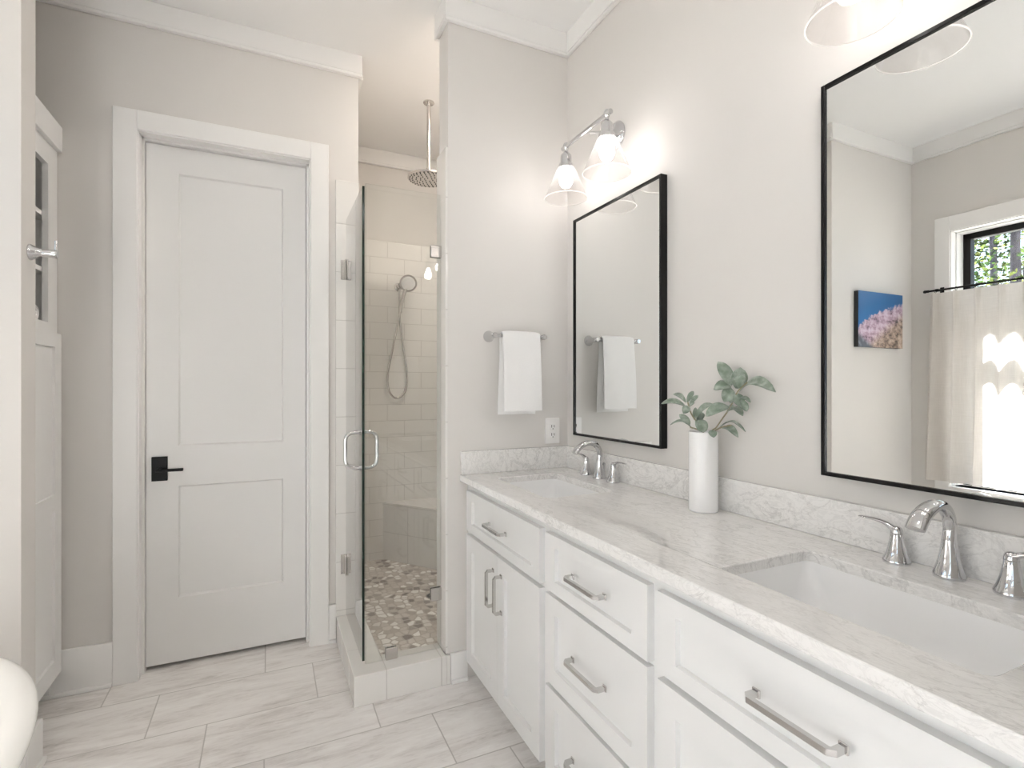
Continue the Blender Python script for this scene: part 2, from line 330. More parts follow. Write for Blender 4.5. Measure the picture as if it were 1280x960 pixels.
def panel(bm, Pf, W, H, recs, t=0.02, d=0.009, s=0.003):
    us = sorted({0, W} | {x for r in recs for x in r[:2]}); vs = sorted({0, H} | {x for r in recs for x in r[2:]})
    for u0, u1 in zip(us, us[1:]):
        for v0, v1 in zip(vs, vs[1:]):
            cu, cv = (u0 + u1) / 2, (v0 + v1) / 2
            if any(r[0] < cu < r[1] and r[2] < cv < r[3] for r in recs): continue
            bm.faces.new([bm.verts.new(Pf(*q)) for q in ((u0, v0, 0), (u1, v0, 0), (u1, v1, 0), (u0, v1, 0))])
    for (a, b_, c_, e) in recs:
        o = [(a, c_), (b_, c_), (b_, e), (a, e)]; i_ = [(a + s, c_ + s), (b_ - s, c_ + s), (b_ - s, e - s), (a + s, e - s)]
        for k_ in range(4):
            j = (k_ + 1) % 4
            bm.faces.new([bm.verts.new(Pf(*q)) for q in ((*o[k_], 0), (*o[j], 0), (*i_[j], -d), (*i_[k_], -d))])
        bm.faces.new([bm.verts.new(Pf(*q, -d)) for q in i_])
    O = [(0, 0), (W, 0), (W, H), (0, H)]
    for k_ in range(4):
        j = (k_ + 1) % 4
        bm.faces.new([bm.verts.new(Pf(*q)) for q in ((*O[j], 0), (*O[k_], 0), (*O[k_], -t), (*O[j], -t))])
    bm.faces.new([bm.verts.new(Pf(*q, -t)) for q in reversed(O)])
    bmesh.ops.remove_doubles(bm, verts=bm.verts, dist=1e-5)
    bmesh.ops.recalc_face_normals(bm, faces=bm.faces)
def obj(name, bm, mat, parent=None, smooth=30, recalc=True, mats=None):
    if recalc: bmesh.ops.recalc_face_normals(bm, faces=bm.faces)
    me = bpy.data.meshes.new(name)
    o = bpy.data.objects.new(name, me); COL.objects.link(o)
    if parent is not None:
        w = Vector((0, 0, 0)); q = parent
        while q is not None: w += q.location; q = q.parent
        bmesh.ops.translate(bm, verts=bm.verts, vec=-w); o.parent = parent
    bm.to_mesh(me); bm.free()
    for mm in (mats or [mat]): me.materials.append(M[mm] if isinstance(mm, str) else mm)
    if smooth:
        for p in me.polygons: p.use_smooth = True
        me.set_sharp_from_angle(angle=math.radians(smooth))
    return o
def thing(name, label, cat, loc=(0, 0, 0), group=None):
    o = bpy.data.objects.new(name, None); COL.objects.link(o); o.empty_display_size = 0.05
    o.location = loc; o['label'] = label; o['category'] = cat
    if group: o['group'] = group
    return o
def tag(o, label, cat, group=None):
    o['label'] = label; o['category'] = cat
    if group: o['group'] = group
    return o
def struct(name, bm, mat, parent=None, smooth=30, mats=None):
    o = obj(name, bm, mat, parent, smooth, mats=mats)
    o['kind'] = 'structure'; return o
def s_empty(name, loc=(0, 0, 0)):
    o = bpy.data.objects.new(name, None); COL.objects.link(o); o.location = loc; o['kind'] = 'structure'; return o
def dup(root, loc, label):
    r = root.copy(); COL.objects.link(r); r.location = loc; r['label'] = label
    for ch in list(root.children):
        c = ch.copy(); COL.objects.link(c); c.parent = r
        for g in list(ch.children):
            d_ = g.copy(); COL.objects.link(d_); d_.parent = c
    return r

# ================================================================== room shell
XR, XL_, YF, YT, ZC = 1.321, -1.61, 2.79, 2.19, 3.0
PX, YB = 0.713, 3.84            # partition end, shower back wall
bm = B(); box(bm, -1.9, 1.45, -1.65, 4.0, -0.1, 0.0); struct('floor', bm, 'floor')
bm = B(); box(bm, -1.78, 1.45, -1.65, 4.0, ZC, ZC + 0.1); struct('ceiling', bm, 'ceil')
bm = B(); box(bm, XR, XR + 0.12, -1.5, YB + 0.12, 0, ZC); struct('wall_right', bm, 'wall')
# window wall with its opening
WY0, WY1, WZ0, WZ1 = 0.42, 1.954, 0.62, 2.346
bm = B()
W2A, W2B = -1.33, -0.23  # opening for the added window, unseen behind the camera
box(bm, XL_ - 0.17, XL_, -1.5, W2A, 0, ZC); box(bm, XL_ - 0.17, XL_, W2B, WY0, 0, ZC); box(bm, XL_ - 0.17, XL_, W2A, W2B, 0, WZ0); box(bm, XL_ - 0.17, XL_, W2A, W2B, WZ1, ZC); box(bm, XL_ - 0.17, XL_, WY1, YB + 0.12, 0, ZC)
box(bm, XL_ - 0.17, XL_, WY0, WY1, 0, WZ0); box(bm, XL_ - 0.17, XL_, WY0, WY1, WZ1, ZC); struct('wall_left', bm, 'wall')
# door wall
DX0, DX1, DZ = -0.521, 0.192, 2.424
bm = B()
box(bm, XL_, DX0 - 0.012, YF, YF + 0.13, 0, ZC); box(bm, DX1 + 0.012, 0.424, YF, YF + 0.13, 0, ZC); box(bm, DX0 - 0.012, DX1 + 0.012, YF, YF + 0.13, DZ + 0.012, ZC); struct('wall_far', bm, 'wall')
bm = B(); box(bm, PX, XR, YT, YT + 0.125, 0, ZC); struct('wall_partition', bm, 'wall')
bm = B(); box(bm, XL_, -0.721, 2.195, 2.31, 0, ZC); struct('wall_stub', bm, 'wall')
bm = B(); box(bm, PX, XR, 0.06, 0.18, 0, ZC); struct('wall_near', bm, 'wall')
bm = B(); box(bm, XL_ - 0.17, XR + 0.12, -1.62, -1.5, 0, ZC); struct('wall_back', bm, 'wall')
bm = B(); box(bm, XL_, XR, YB, YB + 0.12, 0, ZC); ws = struct('wall_shower_back', bm, 'wall')
bm = B(); box(bm, 0.30, 0.414, YF + 0.13, YB, 0, ZC); wl_ = struct('wall_shower_left', bm, 'wall')
# shower tile skins (1 cm proud of the plaster)
TZ = 2.345
def skin(name, parent, mat, *bx):
    bm = B()
    for q in bx: box(bm, *q, bev=0.002, seg=1)
    return struct(name, bm, mat, parent)
skin('wall_tile', ws, 'tile', (0.424, XR, YB - 0.01, YB, 0.0, TZ))
skin('wall_tile', wl_, 'tile', (0.414, 0.424, YF + 0.002, YB - 0.01, 0.0, TZ))
skin('wall_tile', bpy.data.objects['wall_right'], 'tile', (XR - 0.01, XR, YT + 0.137, YB - 0.01, 0.0, TZ))
skin('wall_tile', bpy.data.objects['wall_partition'], 'striptile', (PX - 0.010, PX + 0.001, YT + 0.001, YT + 0.135, 0.125, TZ), (PX + 0.001, XR - 0.01, YT + 0.125, YT + 0.135, 0.0, TZ))
skin('wall_tile', bpy.data.objects['wall_far'], 'striptile', (0.311, 0.424, YF - 0.010, YF, 0.125, TZ))
bm = B(); box(bm, 0.424, XR - 0.01, YT + 0.135, YB - 0.01, 0.0, 0.04); box(bm, 0.444, PX - 0.01, 2.305, YT + 0.135, 0.0, 0.04); struct('floor_shower', bm, 'pebble')
# crown boards
def crown(name, *bx):
    bm = B()
    for (x0, x1, y0, y1, nx, ny) in bx:
        box(bm, x0, x1, y0, y1, ZC - 0.095, ZC, 0.002, 1)
        if nx: box(bm, min(x0, x0 + nx * -0.006) if nx < 0 else x0, max(x1, x1 + nx * 0.006) if nx > 0 else x1, y0, y1, ZC - 0.112, ZC - 0.097, 0.004, 2)
        else: box(bm, x0, x1, y0 if ny > 0 else y0 - 0.006, y1 if ny < 0 else y1 + 0.006, ZC - 0.112, ZC - 0.097, 0.004, 2)
    return struct(name, bm, 'trim')
T = 0.018
crown('trim_1', (XL_, 0.424 + T, YF - T, YF, 0, -1), (0.424, 0.424 + T, YF, YB, 1, 0))
crown('trim_2', (PX - T, XR, YT - T, YT, 0, -1), (PX - T, PX, YT, YT + 0.125, -1, 0), (PX - T, XR, YT + 0.125, YT + 0.125 + T, 0, 1))
crown('trim_3', (XR - T, XR, 0.18 + T, YT - T, -1, 0))
crown('trim_4', (XL_ + T, -0.721 + T, 2.195 - T, 2.195, 0, -1), (-0.721, -0.721 + T, 2.195, 2.31, 1, 0))
crown('trim_5', (XL_, XL_ + T, -1.5, 2.195, 1, 0))
crown('trim_6', (0.424 + T, XR, YB - T, YB, 0, -1))
crown('trim_7', (PX - T, XR, 0.18, 0.18 + T, 0, 1))
# baseboards
def base(name, h, *bx):
    bm = B()
    for (x0, x1, y0, y1, sx, sy) in bx:
        box(bm, x0, x1, y0, y1, 0, h, 0.004, 2)
        box(bm, x0 - (0.012 if sx < 0 else 0), x1 + (0.012 if sx > 0 else 0), y0 - (0.012 if sy < 0 else 0), y1 + (0.012 if sy > 0 else 0), 0, 0.018, 0.005, 2)
    return struct(name, bm, 'trim')
base('baseboard_far', 0.19, (-0.858, -0.609, YF - 0.016, YF, 0, -1), (0.277, 0.313, YF - 0.016, YF, 0, -1))
base('baseboard_partition', 0.128, (0.7215, 0.80, YT - 0.016, YT, 0, -1))
base('baseboard_stub', 0.15, (XL_, -0.705, 2.179, 2.195, 0, -1), (-0.721, -0.705, 2.195, 2.326, 1, 0))
base('baseboard_left', 0.15, (XL_, XL_ + 0.016, -1.5, 2.179, 1, 0))

# ---------------------------------------------------------------- door
d1 = s_empty('door_1', (-0.165, YF, 0))
bm = B()
C0, C1 = -0.609, 0.277
box(bm, C0, DX0, YF - 0.018, YF, 0, 2.51, 0.002, 1); box(bm, DX1, C1, YF - 0.018, YF, 0, 2.51, 0.002, 1); box(bm, DX0, DX1, YF - 0.018, YF, DZ, 2.51, 0.002, 1)
struct('casing', bm, 'trim', d1)
bm = B()
for a, b_, c_ in ((0.0, 0.006, YF - 0.01), (0.006, 0.016, YF + 0.04)):
    box(bm, DX0 - 0.011, DX0 + b_, c_, YF + 0.13, 0, DZ + 0.011); box(bm, DX1 - b_, DX1 + 0.011, c_, YF + 0.13, 0, DZ + 0.011); box(bm, DX0, DX1, c_, YF + 0.13, DZ - b_, DZ + 0.011)
struct('jamb', bm, 'trim', d1)
LX0, LX1, LZ0, LZ1, LY = DX0 + 0.018, DX1 - 0.018, 0.018, DZ - 0.019, YF + 0.066
bm = B()
panel(bm, lambda u, v, n: Vector((LX0 + u, LY - n, LZ0 + v)), LX1 - LX0, LZ1 - LZ0,
      [(0.125, LX1 - LX0 - 0.105, 0.297, 0.815), (0.125, LX1 - LX0 - 0.105, 1.0, 2.265)], 0.04, 0.010, 0.007)
leaf = struct('door_leaf', bm, 'door', d1)
bm = B(); box(bm, -0.481, -0.419, LY - 0.010, LY, 0.862, 0.973, 0.0015, 1)
hd = struct('door_handle', bm, 'black', d1)
bm = B(); tube(bm, [(-0.450, LY - 0.01, 0.915), (-0.450, LY - 0.05, 0.915)], 0.011, 16)
box(bm, -0.459, -0.352, LY - 0.055, LY - 0.043, 0.908, 0.921, 0.002, 1)
struct('lever', bm, 'black', hd)

# ---------------------------------------------------------------- window
def window(name, WY0, WY1):
    w1_ = s_empty(name, (XL_, (WY0 + WY1) / 2, WZ0))
    bm = B(); cw = 0.088
    box(bm, XL_, XL_ + 0.02, WY1, WY1 + cw, WZ0 - 0.10, WZ1 + 0.10, 0.002, 1); box(bm, XL_, XL_ + 0.02, WY0 - cw, WY0, WZ0 - 0.10, WZ1 + 0.10, 0.002, 1)
    box(bm, XL_, XL_ + 0.02, WY0, WY1, WZ1, WZ1 + 0.10, 0.002, 1); box(bm, XL_, XL_ + 0.02, WY0, WY1, WZ0 - 0.10, WZ0 - 0.022, 0.002, 1); struct('casing', bm, 'trim', w1_)
    bm = B(); box(bm, XL_ - 0.10, XL_ + 0.045, WY0 - 0.0, WY1 + 0.0, WZ0 - 0.022, WZ0, 0.004, 2); struct('window_sill', bm, 'trim', w1_)
    bm = B()
    for k_, (e_, x1) in enumerate(((0.006, XL_ + 0.012), (0.014, XL_ - 0.04))):
        box(bm, XL_ - 0.17, x1, WY1 - e_, WY1, WZ0, WZ1); box(bm, XL_ - 0.17, x1, WY0, WY0 + e_, WZ0, WZ1); box(bm, XL_ - 0.17, x1, WY0, WY1, WZ1 - e_, WZ1)
    struct('jamb', bm, 'trim', w1_)
    bm = B(); fy0, fy1, fz0, fz1 = WY0 + 0.014, WY1 - 0.014, WZ0, WZ1 - 0.012; fx0, fx1 = XL_ - 0.17, XL_ - 0.12; fw = 0.042
    box(bm, fx0, fx1, fy0, fy0 + fw, fz0, fz1); box(bm, fx0, fx1, fy1 - fw, fy1, fz0, fz1); box(bm, fx0, fx1, fy0, fy1, fz1 - fw, fz1); box(bm, fx0, fx1, fy0, fy1, fz0, fz0 + fw)
    box(bm, fx0, fx1, fy0, fy1, 1.70, 1.765); my_ = (fy0 + fy1) / 2; box(bm, fx0, fx1, my_ - 0.04, my_ + 0.04, fz0, fz1)
    struct('window_frame', bm, 'black', w1_)
    bm = B(); box(bm, XL_ - 0.150, XL_ - 0.145, fy0 + 0.01, fy1 - 0.01, fz0 + 0.01, fz1 - 0.01); struct('pane', bm, 'pane', w1_)
window('window_1', WY0, WY1)
window('added_window', W2A, W2B)  # unseen extra window, added to let in sun and sky as fill
# exterior
bm = B(); box(bm, -2.37, XL_ - 0.17, 0.15, 4.6, 3.0, 3.12); struct('trim_eave', bm, 'siding')
bm = B(); box(bm, -40, -1.9, -25, 35, -0.6, -0.5); struct('ground', bm, 'ground', smooth=0)

# ================================================================== vanity
VX, VF = 0.785, 0.805
va = thing('vanity_cabinet', 'long white shaker double vanity cabinet with drawers and doors under the quartz worktop', 'vanity', (1.05, 1.187, 0))
bm = B()
box(bm, VF, VF + 0.02, 0.182, 2.188, 0.095, 0.874); box(bm, VF + 0.02, XR - 0.002, 0.182, 0.20, 0.095, 0.874); box(bm, VF + 0.02, XR - 0.002, 2.170, 2.188, 0.095, 0.874)
box(bm, VF + 0.02, XR - 0.002, 0.200, 2.170, 0.095, 0.113); box(bm, XR - 0.012, XR - 0.002, 0.200, 2.170, 0.113, 0.874); box(bm, 0.875, XR - 0.002, 0.182, 2.188, 0.0, 0.095)
for yd_ in (0.935, 1.455): box(bm, VF + 0.02, XR - 0.012, yd_ - 0.009, yd_ + 0.009, 0.113, 0.874)
obj('cabinet_body', bm, 'cab', va)
def pull(c, ln, axis, parent):
    bm = B(); h = ln / 2; x0, x1 = VX, VX - 0.030; c_ = 0.006
    pr = [(-h, x0), (-h, x1 + c_), (-h + c_, x1), (h - c_, x1), (h, x1 + c_), (h, x0)]
    pts = [Vector((x, c[0] + (a if axis == 'y' else 0), c[1] + (a if axis == 'z' else 0))) for a, x in pr]
    tube(bm, pts, 0.0072, 4, phase=PI / 4, side=(0, 0, 1) if axis == 'y' else (0, 1, 0))
    for s in (-h, h):
        p = (c[0] + s, c[1]) if axis == 'y' else (c[0], c[1] + s)
        box(bm, VX - 0.004, VX, p[0] - 0.008, p[0] + 0.008, p[1] - 0.008, p[1] + 0.008, 0.001, 1)
    return obj('pull', bm, 'pull', parent, smooth=20)
def front(name, y0, y1, z0, z1, sw, rw):
    bm = B(); W = y1 - y0; H = z1 - z0
    panel(bm, lambda u, v, n: Vector((VX - n, y1 - u, z0 + v)), W, H, [(sw, W - sw, rw, H - rw)], 0.0198, 0.012, 0.0015)
    return obj(name, bm, 'cab', va, smooth=0)
def drawer(y0, y1, z0, z1, rw=0.038, ln=0.155):
    d_ = front('drawer', y0, y1, z0, z1, 0.058, rw); pull(((y0 + y1) / 2, (z0 + z1) / 2 + 0.002), ln, 'y', d_)
def cdoor(y0, y1, z0, z1, py):
    d_ = front('door', y0, y1, z0, z1, 0.058, 0.06); pull((py, z1 - 0.130), 0.135, 'z', d_)
drawer(1.474, 2.150, 0.668, 0.843); cdoor(1.474, 1.8105, 0.097, 0.652, 1.775); cdoor(1.8135, 2.150, 0.097, 0.652, 1.850)
drawer(0.951, 1.436, 0.668, 0.843); drawer(0.951, 1.436, 0.384, 0.655, 0.052); drawer(0.951, 1.436, 0.097, 0.370, 0.052)
drawer(0.238, 0.918, 0.664, 0.843); cdoor(0.238, 0.5765, 0.097, 0.648, 0.541); cdoor(0.5795, 0.918, 0.097, 0.648, 0.616)

# ---------------------------------------------------------------- worktop
SINKS = [(0.60, 0.235), (1.822, 0.220)]      # centre y, half length
SX0, SX1 = 0.882, 1.168
def rrect(x0, x1, y0, y1, r, k=6):
    out = []
    for cx, cy, a0 in ((x1 - r, y1 - r, 0), (x0 + r, y1 - r, 90), (x0 + r, y0 + r, 180), (x1 - r, y0 + r, 270)):
        for i in range(k + 1):
            a = math.radians(a0 + 90 * i / k); out.append((cx + r * math.cos(a), cy + r * math.sin(a)))
    return out
ct = thing('countertop', 'white quartz worktop with fine grey veins and low backsplash over the vanity', 'countertop', (1.05, 1.187, 0.876))
bm = B(); ZT = 0.906
loops = [[(0.767, 0.181), (XR - 0.001, 0.181), (XR - 0.001, 2.189), (0.767, 2.189)]] + [rrect(SX0, SX1, c - h, c + h, 0.022) for c, h in SINKS]
es = []
for lp in loops:
    vs = [bm.verts.new((x, y, ZT)) for x, y in lp]
    es += [bm.edges.new((vs[i], vs[(i + 1) % len(vs)])) for i in range(len(vs))]
bmesh.ops.triangle_fill(bm, use_beauty=True, use_dissolve=False, edges=es)
bmesh.ops.recalc_face_normals(bm, faces=bm.faces)
ret = bmesh.ops.extrude_face_region(bm, geom=list(bm.faces))
bmesh.ops.translate(bm, verts=[v for v in ret['geom'] if isinstance(v, bmesh.types.BMVert)], vec=(0, 0, -0.03))
slab = obj('slab', bm, 'quartz', ct)
bv = slab.modifiers.new('edge', 'BEVEL'); bv.width = 0.003; bv.segments = 2; bv.limit_method = 'ANGLE'; bv.angle_limit = math.radians(60)
bm = B(); box(bm, XR - 0.021, XR - 0.001, 0.202, 2.168, ZT, 1.008, 0.002, 1); obj('backsplash', bm, 'quartz', ct)
bm = B(); box(bm, 0.769, XR - 0.001, 2.169, 2.189, ZT, 1.008, 0.002, 1); obj('side_splash', bm, 'quartz', ct)
bm = B(); box(bm, 0.769, XR - 0.001, 0.181, 0.201, ZT, 1.008, 0.002, 1); obj('side_splash', bm, 'quartz', ct)

# ---------------------------------------------------------------- sinks
def sink(cy, hy, label):
    s_ = thing('sink', label, 'sink', (1.025, cy, 0.74), 'undermount sinks')
    bm = B(); xm = (SX0 + SX1) / 2; hx = (SX1 - SX0) / 2
    prof = [(0.022, 0.8755, 0.03), (0.004, 0.8755, 0.028), (0.003, 0.868, 0.03), (-0.004, 0.845, 0.04), (-0.016, 0.812, 0.055), (-0.034, 0.785, 0.065), (-0.062, 0.767, 0.07), (-0.095, 0.759, 0.045), (-0.125, 0.756, 0.015)]
    rings = []
    for o_, z, r in prof:
        f = 1.0 if o_ > -0.003 else 1.0 + (-0.003 - o_) * 7.0
        rings.append([bm.verts.new((x, y, z)) for x, y in rrect(xm - hx - o_, xm + hx + o_, cy - hy - o_ * f, cy + hy + o_ * f, r, 8)])
    for a, b_ in zip(rings, rings[1:]): ringfaces(bm, a, b_)
    bm.faces.new(rings[-1])
    bs = obj('basin', bm, 'porcelain', s_, smooth=50)
    sm = bs.modifiers.new('thick', 'SOLIDIFY'); sm.thickness = 0.008; sm.offset = 1
    for p in bs.data.polygons: pass
    bm = B(); lathe(bm, [(0.0, 0.0), (0.031, 0.0), (0.033, 0.002), (0.030, 0.004), (0.022, 0.0035), (0.020, 0.006), (0.0, 0.008)], 28, Matrix.Translation((xm, cy, 0.7565))); obj('drain', bm, 'chrome', s_)
    bm = B(); lathe(bm, [(0.0, 0.0), (0.012, 0.0), (0.012, 0.002), (0.0, 0.002)], 20, Matrix.Translation((SX1 + 0.001, cy, 0.842)) @ Matrix.Rotation(-PI / 2, 4, 'Y')); obj('overflow_ring', bm, 'chrome', s_)
sink(*SINKS[0], 'white rectangular undermount sink nearest the camera below the large mirror')
sink(*SINKS[1], 'white rectangular undermount sink at the far end beside the towel wall')

# ---------------------------------------------------------------- faucets
def faucet(loc, label):
    f_ = thing('faucet', label, 'faucet', loc, 'widespread chrome faucets')
    X, Y, Z = loc
    bm = B()
    lathe(bm, [(0.0, 0.0), (0.027, 0.0), (0.028, 0.006), (0.0265, 0.010), (0.0225, 0.022, 0.02), (0.0185, 0.036, 0.03), (0.0155, 0.052, 0.03), (0.0138, 0.068, 0.015), (0.013, 0.078)], 40, Matrix.Translation(loc), nfl=10)
    ctl = [(0, 0, 0.076), (0.003, 0, 0.100), (-0.004, 0, 0.128), (-0.024, 0, 0.147), (-0.052, 0, 0.153), (-0.082, 0, 0.146), (-0.106, 0, 0.131), (-0.121, 0, 0.113)]
    pts = [Vector(p) + Vector(loc) for p in smooth_path(ctl, 5)]
    rr = lerp_list([(0.0130, 0.0130), (0.0120, 0.0120), (0.0120, 0.0118), (0.0135, 0.0118), (0.0155, 0.0115), (0.0175, 0.0115), (0.0185, 0.0115), (0.0180, 0.0105)], 5)
    tube(bm, pts, rr, 24, side=(0, 1, 0))
    sp = obj('spout', bm, 'chrome', f_, smooth=45)
    bm = B(); tube(bm, [(X + 0.024, Y, Z), (X + 0.024, Y, Z + 0.055)], 0.003, 10)
    lathe(bm, [(0.0, -0.006), (0.005, -0.004), (0.0065, 0.001), (0.004, 0.006), (0.0, 0.008)], 16, Matrix.Translation((X + 0.024, Y, Z + 0.060))); obj('lift_rod', bm, 'chrome', sp)
    for s in (1, -1):
        hy = s * 0.099
        bm = B(); base_ = Matrix.Translation((X, Y + hy, Z))
        lathe(bm, [(0.0, 0.0), (0.026, 0.0), (0.027, 0.005), (0.0255, 0.009), (0.0205, 0.020, 0.02), (0.0165, 0.034, 0.03), (0.0135, 0.050, 0.03), (0.0120, 0.062, 0.01), (0.0120, 0.066), (0.0, 0.066)], 40, base_, nfl=10)
        h_ = obj('handle', bm, 'chrome', f_, smooth=45)
        bm = B()
        lathe(bm, [(0.0, 0.0665), (0.0120, 0.0665), (0.0118, 0.072), (0.0095, 0.078), (0.005, 0.081), (0.0, 0.0815)], 28, base_)
        ctl = [(0, -0.004 * s, 0.071), (0, 0.010 * s, 0.0765), (0, 0.026 * s, 0.0835), (0, 0.045 * s, 0.0865), (0, 0.065 * s, 0.0870), (0, 0.080 * s, 0.0862)]
        pts = [Vector(p) + Vector((X, Y + hy, Z)) for p in smooth_path(ctl, 4)]
        rr = lerp_list([(0.010, 0.007), (0.0095, 0.006), (0.0085, 0.0045), (0.009, 0.0035), (0.0095, 0.003), (0.006, 0.002)], 4)
        tube(bm, pts, rr, 16, side=(1, 0, 0)); obj('lever', bm, 'chrome', h_, smooth=45)
faucet((1.266, 0.592, ZT), 'chrome widespread faucet with two levers nearest the camera at the large mirror')
faucet((1.266, 1.842, ZT), 'chrome widespread faucet with two levers at the far sink below the small mirror')

# ---------------------------------------------------------------- mirrors
def mirror(y0, y1, label):
    z0, z1 = 1.069, 2.069
    o = thing('mirror', label, 'mirror', (XR, (y0 + y1) / 2, z0), 'black framed vanity mirrors')
    bm = B(); w = 0.010; xf = 1.290
    box(bm, xf, XR, y0, y0 + w, z0, z1, 0.0012, 1); box(bm, xf, XR, y1 - w, y1, z0, z1, 0.0012, 1)
    box(bm, xf, XR, y0 + w, y1 - w, z0, z0 + w, 0.0012, 1); box(bm, xf, XR, y0 + w, y1 - w, z1 - w, z1, 0.0012, 1); obj('frame', bm, 'frame', o)
    bm = B(); box(bm, 1.296, 1.299, y0 + w, y1 - w, z0 + w, z1 - w); obj('mirror_glass', bm, 'mirror', o, smooth=0)
mirror(0.284, 0.884, 'tall black framed mirror over the near sink, nearest the camera')
mirror(1.488, 2.091, 'black framed mirror over the far sink beside the towel wall')

# ---------------------------------------------------------------- vanity lights
def vlight(yc, label):
    o = thing('vanity_light', label, 'wall light', (XR, yc, 2.341), 'two-arm chrome vanity lights')
    xb = 1.165; zb = 2.329
    bm = B(); R = Matrix.Translation((XR, yc, 2.341)) @ Matrix.Rotation(-PI / 2, 4, 'Y')
    lathe(bm, [(0.0, 0.0), (0.058, 0.0), (0.060, 0.006), (0.056, 0.014), (0.044, 0.022), (0.026, 0.028), (0.016, 0.032), (0.012, 0.040), (0.0, 0.040)], 40, R); obj('backplate', bm, 'chrome', o, smooth=40)
    bm = B(); tube(bm, [(XR - 0.03, yc, 2.341), (XR - 0.07, yc, 2.341), (xb + 0.03, yc, zb), (xb, yc, zb)], 0.0075, 14); obj('arm', bm, 'chrome', o)
    bm = B(); tube(bm, [(xb, yc - 0.150, zb), (xb, yc + 0.150, zb)], 0.0085, 16)
    obj('crossbar', bm, 'chrome', o)
    for s in (-1, 1):
        y = yc + s * 0.150; T_ = Matrix.Translation((xb, y, zb))
        bm = B(); lathe(bm, [(0.0, 0.018), (0.008, 0.016), (0.012, 0.008), (0.013, 0.0), (0.012, -0.008), (0.008, -0.014), (0.0085, -0.022), (0.013, -0.026), (0.017, -0.030), (0.023, -0.038), (0.024, -0.044), (0.024, -0.074), (0.030, -0.076), (0.032, -0.080), (0.032, -0.094), (0.0, -0.094)], 32, T_)
        tube(bm, [(xb, y + s * 0.008, zb), (xb, y + s * 0.026, zb)], 0.010, 14)
        obj('socket', bm, 'chrome', o, smooth=40)
        bm = B(); lathe(bm, [(0.033, -0.088), (0.038, -0.094), (0.092, -0.222), (0.0905, -0.2225), (0.036, -0.095), (0.031, -0.089)], 56, T_, cap=False)
        sh = obj('lamp_shade', bm, 'shade', o, smooth=40)
        bm = B(); rings = []
        tube(bm, [Vector((xb + 0.0915 * math.cos(2 * PI * k_ / 64), y + 0.0915 * math.sin(2 * PI * k_ / 64), zb - 0.223)) for k_ in range(64)], 0.0018, 8, closed=True, side=(0, 0, 1)); obj('rim', bm, 'rim', sh)
        bm = B(); lathe(bm, [(0.0, -0.094), (0.012, -0.095), (0.014, -0.108), (0.022, -0.122), (0.028, -0.140), (0.027, -0.158), (0.018, -0.172), (0.0, -0.178)], 24, T_); obj('bulb', bm, 'bulb', o, smooth=60)
vlight(0.575, 'two-shade chrome wall light over the large near mirror, cut off by top edge')
vlight(1.795, 'two-shade chrome wall light glowing above the small far mirror')

